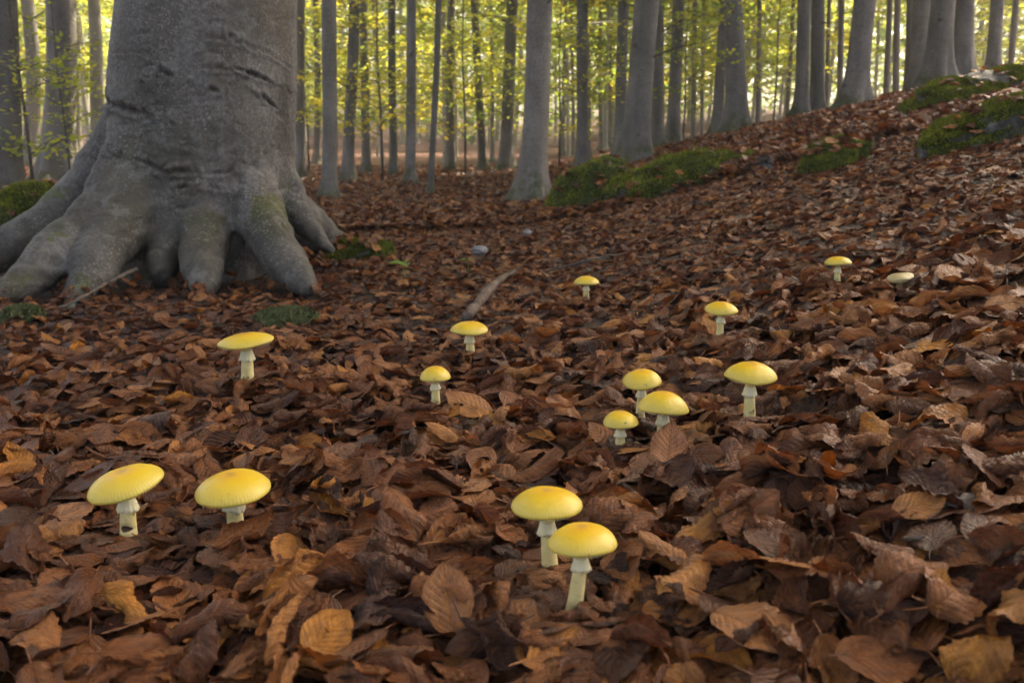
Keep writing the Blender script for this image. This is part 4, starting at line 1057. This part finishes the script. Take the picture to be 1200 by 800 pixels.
# ------------------------------------------------------------------ sticks, stones, seedlings
def stick(name, pts, radii, mat, label, cat, n=26, seed=1, knots=True, cols=10):
    P = spline(np.array([(*p, r_) for p, r_ in zip(pts, radii)]), n); rg = np.random.default_rng(seed)
    P[1:-1, :3] += rg.normal(0, .0012, (n - 2, 3)); P[:, 3] *= 1 + .28 * vnoise(np.arange(n) * (.9 if knots else .35) + seed * 9.7, 0 * P[:, 3], 0)
    c = P[:, :3].mean(0); v_, f_ = tube(P[:, :3] - c, P[:, 3], cols)
    if not knots:
        v_[:, 2] *= .55; v_ += .35 * P[:, 3].mean() * np.stack([fbm(v_[:, 0] * 60, v_[:, 1] * 60, v_[:, 2] * 60 + j * 9, 3) for j in range(3)], -1)
    o = link(name, mesh_np(name, v_, f_, mat)); o.location = c; o['label'] = label; o['category'] = cat; return o
def on(px, py, up=0.0): b = hit(px, py, PILE + up); return (b.x, b.y, b.z)
stick('fallen_stick', [on(547, 372, .0), on(562, 352, .012), on(577, 336, .016), on(590, 325, .012), on(603, 317, .0)], [.013, .0145, .013, .009, .005], M_STICK, 'short thick barked stick lying behind the small mushroom', 'stick', seed=3, cols=14)
stick('twig', [on(68, 362, .0), on(100, 346, .02), on(132, 328, .035), on(160, 315, .05)], [.003, .0045, .005, .006], M_TWIG, 'thin dark twig leaning on the litter before the beech roots', 'twig', seed=4)
stick('twig', [on(640, 318), on(690, 305, .02), on(735, 296, .01)], [.003, .004, .002], M_TWIG, 'thin twig lying beyond the tiny mushroom', 'twig', seed=5)
def plate(px, py, length, width, yaw, tilt, label, seed):
    """weathered flake of bark: jagged outline, fibres along it, real thickness"""
    b = hit(px, py, PILE - .004); nu, nv = 34, 12; u = np.linspace(-.5, .5, nu)[:, None]; v = np.linspace(-.5, .5, nv)[None, :]
    wd = width * (.35 + .65 * np.clip(1 - np.abs(2 * u) ** 3, 0, 1)) * (1 + .35 * vnoise(u * 14 + seed, u * 0, 0))
    X_ = u * length + .012 * vnoise(v * 9 + seed, v * 0, 0) * (np.abs(u) > .4); Y_ = v * wd + .12 * width * vnoise(u * 5, u * 0, seed)
    Z_ = .45 * width * (.25 - (v * 1.0) ** 2) + .003 * fbm(u * 8 + 0 * v, v * 9, seed, 3) + .0016 * vnoise(u * 6 + 0 * v, v * 26 + 0 * u, seed)
    top = np.stack([X_ + 0 * v, Y_, Z_], -1).reshape(-1, 3); bot = top - [0, 0, .004]
    f = grid_faces(nu, nv); rim = [i * nv for i in range(nu)] + [(nu - 1) * nv + j for j in range(1, nv)] + [i * nv + nv - 1 for i in range(nu - 2, -1, -1)] + list(range(nv - 2, 0, -1)); N_ = nu * nv
    F_ = [tuple(q) for q in f[:, ::-1].tolist()] + [tuple(q) for q in (f + N_).tolist()] + [(rim[i], rim[i - 1], rim[i - 1] + N_, rim[i] + N_) for i in range(len(rim))]
    o = link('bark_flake', mesh_np('bark_flake', np.concatenate([top, bot]), F_, M_DEADWOOD)); o.location = b; o.rotation_euler = (tilt, 0, yaw); o['label'] = label; o['category'] = 'bark'
plate(1152, 588, .085, .017, -.12, .5, 'bleached grey bark flake lying among brown leaves', 3.3)
plate(1098, 632, .036, .009, -.1, .3, 'short pale bark chip below the pale tan leaf', 7.9)
def stone(px, py, wp, lab, mat, k):
    b = hit(px, py, PILE); s = wp / 2 / F * b.y
    v = IV[:] * (1 + .25 * fbm(IV[:, 0] * 1.4 + k, IV[:, 1] * 1.4, IV[:, 2] * 1.4, 3))[:, None] * np.array([s, s * .8, s * .62]); v = v + .22 * s * np.round(1.4 * fbm(IV[:, 0:1] * 1.1 + k * 3, IV[:, 1:2] * 1.1, IV[:, 2:3] * 1.1, 2)) * IV; o = link('stone', mesh_np('stone', v, IF, mat)); o.location = (b.x, b.y, b.z + s * .05); o['label'] = lab; o['category'] = 'stone'
stone(562, 294, 19, 'pale bluish stone lying in the litter beyond the barked stick', M_STONE, 2.0)
stone(618, 273, 11, 'small whitish stone farther off beyond the bluish one', M_STONE, 5.0)
def seedling(px, py, wp, lab, seed):
    b = hit(px, py, PILE); rg = np.random.default_rng(seed); t = thing('seedling', (b.x, b.y, b.z), lab, 'seedling'); s = wp / F * b.y
    v_, f_ = tube([(0, 0, -.03), (.002, 0, .01), (0, .002, .03)], [.0015, .0013, .001], 6); link('stem', mesh_np('stem', v_, f_, M_SEED), t)
    for j in range(3):
        an = rg.uniform(0, 6.28) + j * 2.1; nu, nvv = 9, 5; u = np.linspace(0, 1, nu)[:, None]; w2 = np.linspace(-1, 1, nvv)[None, :]
        X_ = u * s * .7 + 0 * w2; Y_ = w2 * np.sin(np.pi * np.clip(u, .02, .98)) ** .8 * s * .24; Z_ = .03 + .12 * s * np.sin(u * 2.6) + .1 * s * np.abs(w2) * np.sin(np.pi * u)
        P_ = np.stack([X_ * math.cos(an) - Y_ * math.sin(an), X_ * math.sin(an) + Y_ * math.cos(an), Z_ + 0 * Y_], -1).reshape(-1, 3); link('leaf', mesh_np('leaf', P_, grid_faces(nu, nvv), M_SEED), t)
seedling(473, 322, 26, 'pale green seedling growing near the mossy root tip', 1)
seedling(26, 340, 18, 'tiny green seedling beside the longest beech root', 2)
seedling(548, 316, 12, 'tiny pale seedling near the bluish stone', 3)

# ------------------------------------------------------------------ thin haze between the stems
hm = bpy.data.materials.new('haze'); hm.use_nodes = True; hm.node_tree.nodes.clear()
ho_ = hm.node_tree.nodes.new('ShaderNodeOutputMaterial'); hvn = hm.node_tree.nodes.new('ShaderNodeVolumePrincipled')
hvn.inputs['Density'].default_value = .0032; hvn.inputs['Color'].default_value = (.92, .94, .95, 1); hm.node_tree.links.new(hvn.outputs[0], ho_.inputs['Volume'])
hv = np.array([(x, y, z) for x in (-122, 122) for y in (-27, 152) for z in (-2.5, 26)], float)
link('haze', mesh_np('haze', hv, [(0, 1, 3, 2), (4, 6, 7, 5), (0, 4, 5, 1), (2, 3, 7, 6), (0, 2, 6, 4), (1, 5, 7, 3)], hm, smooth=False), kind='stuff')
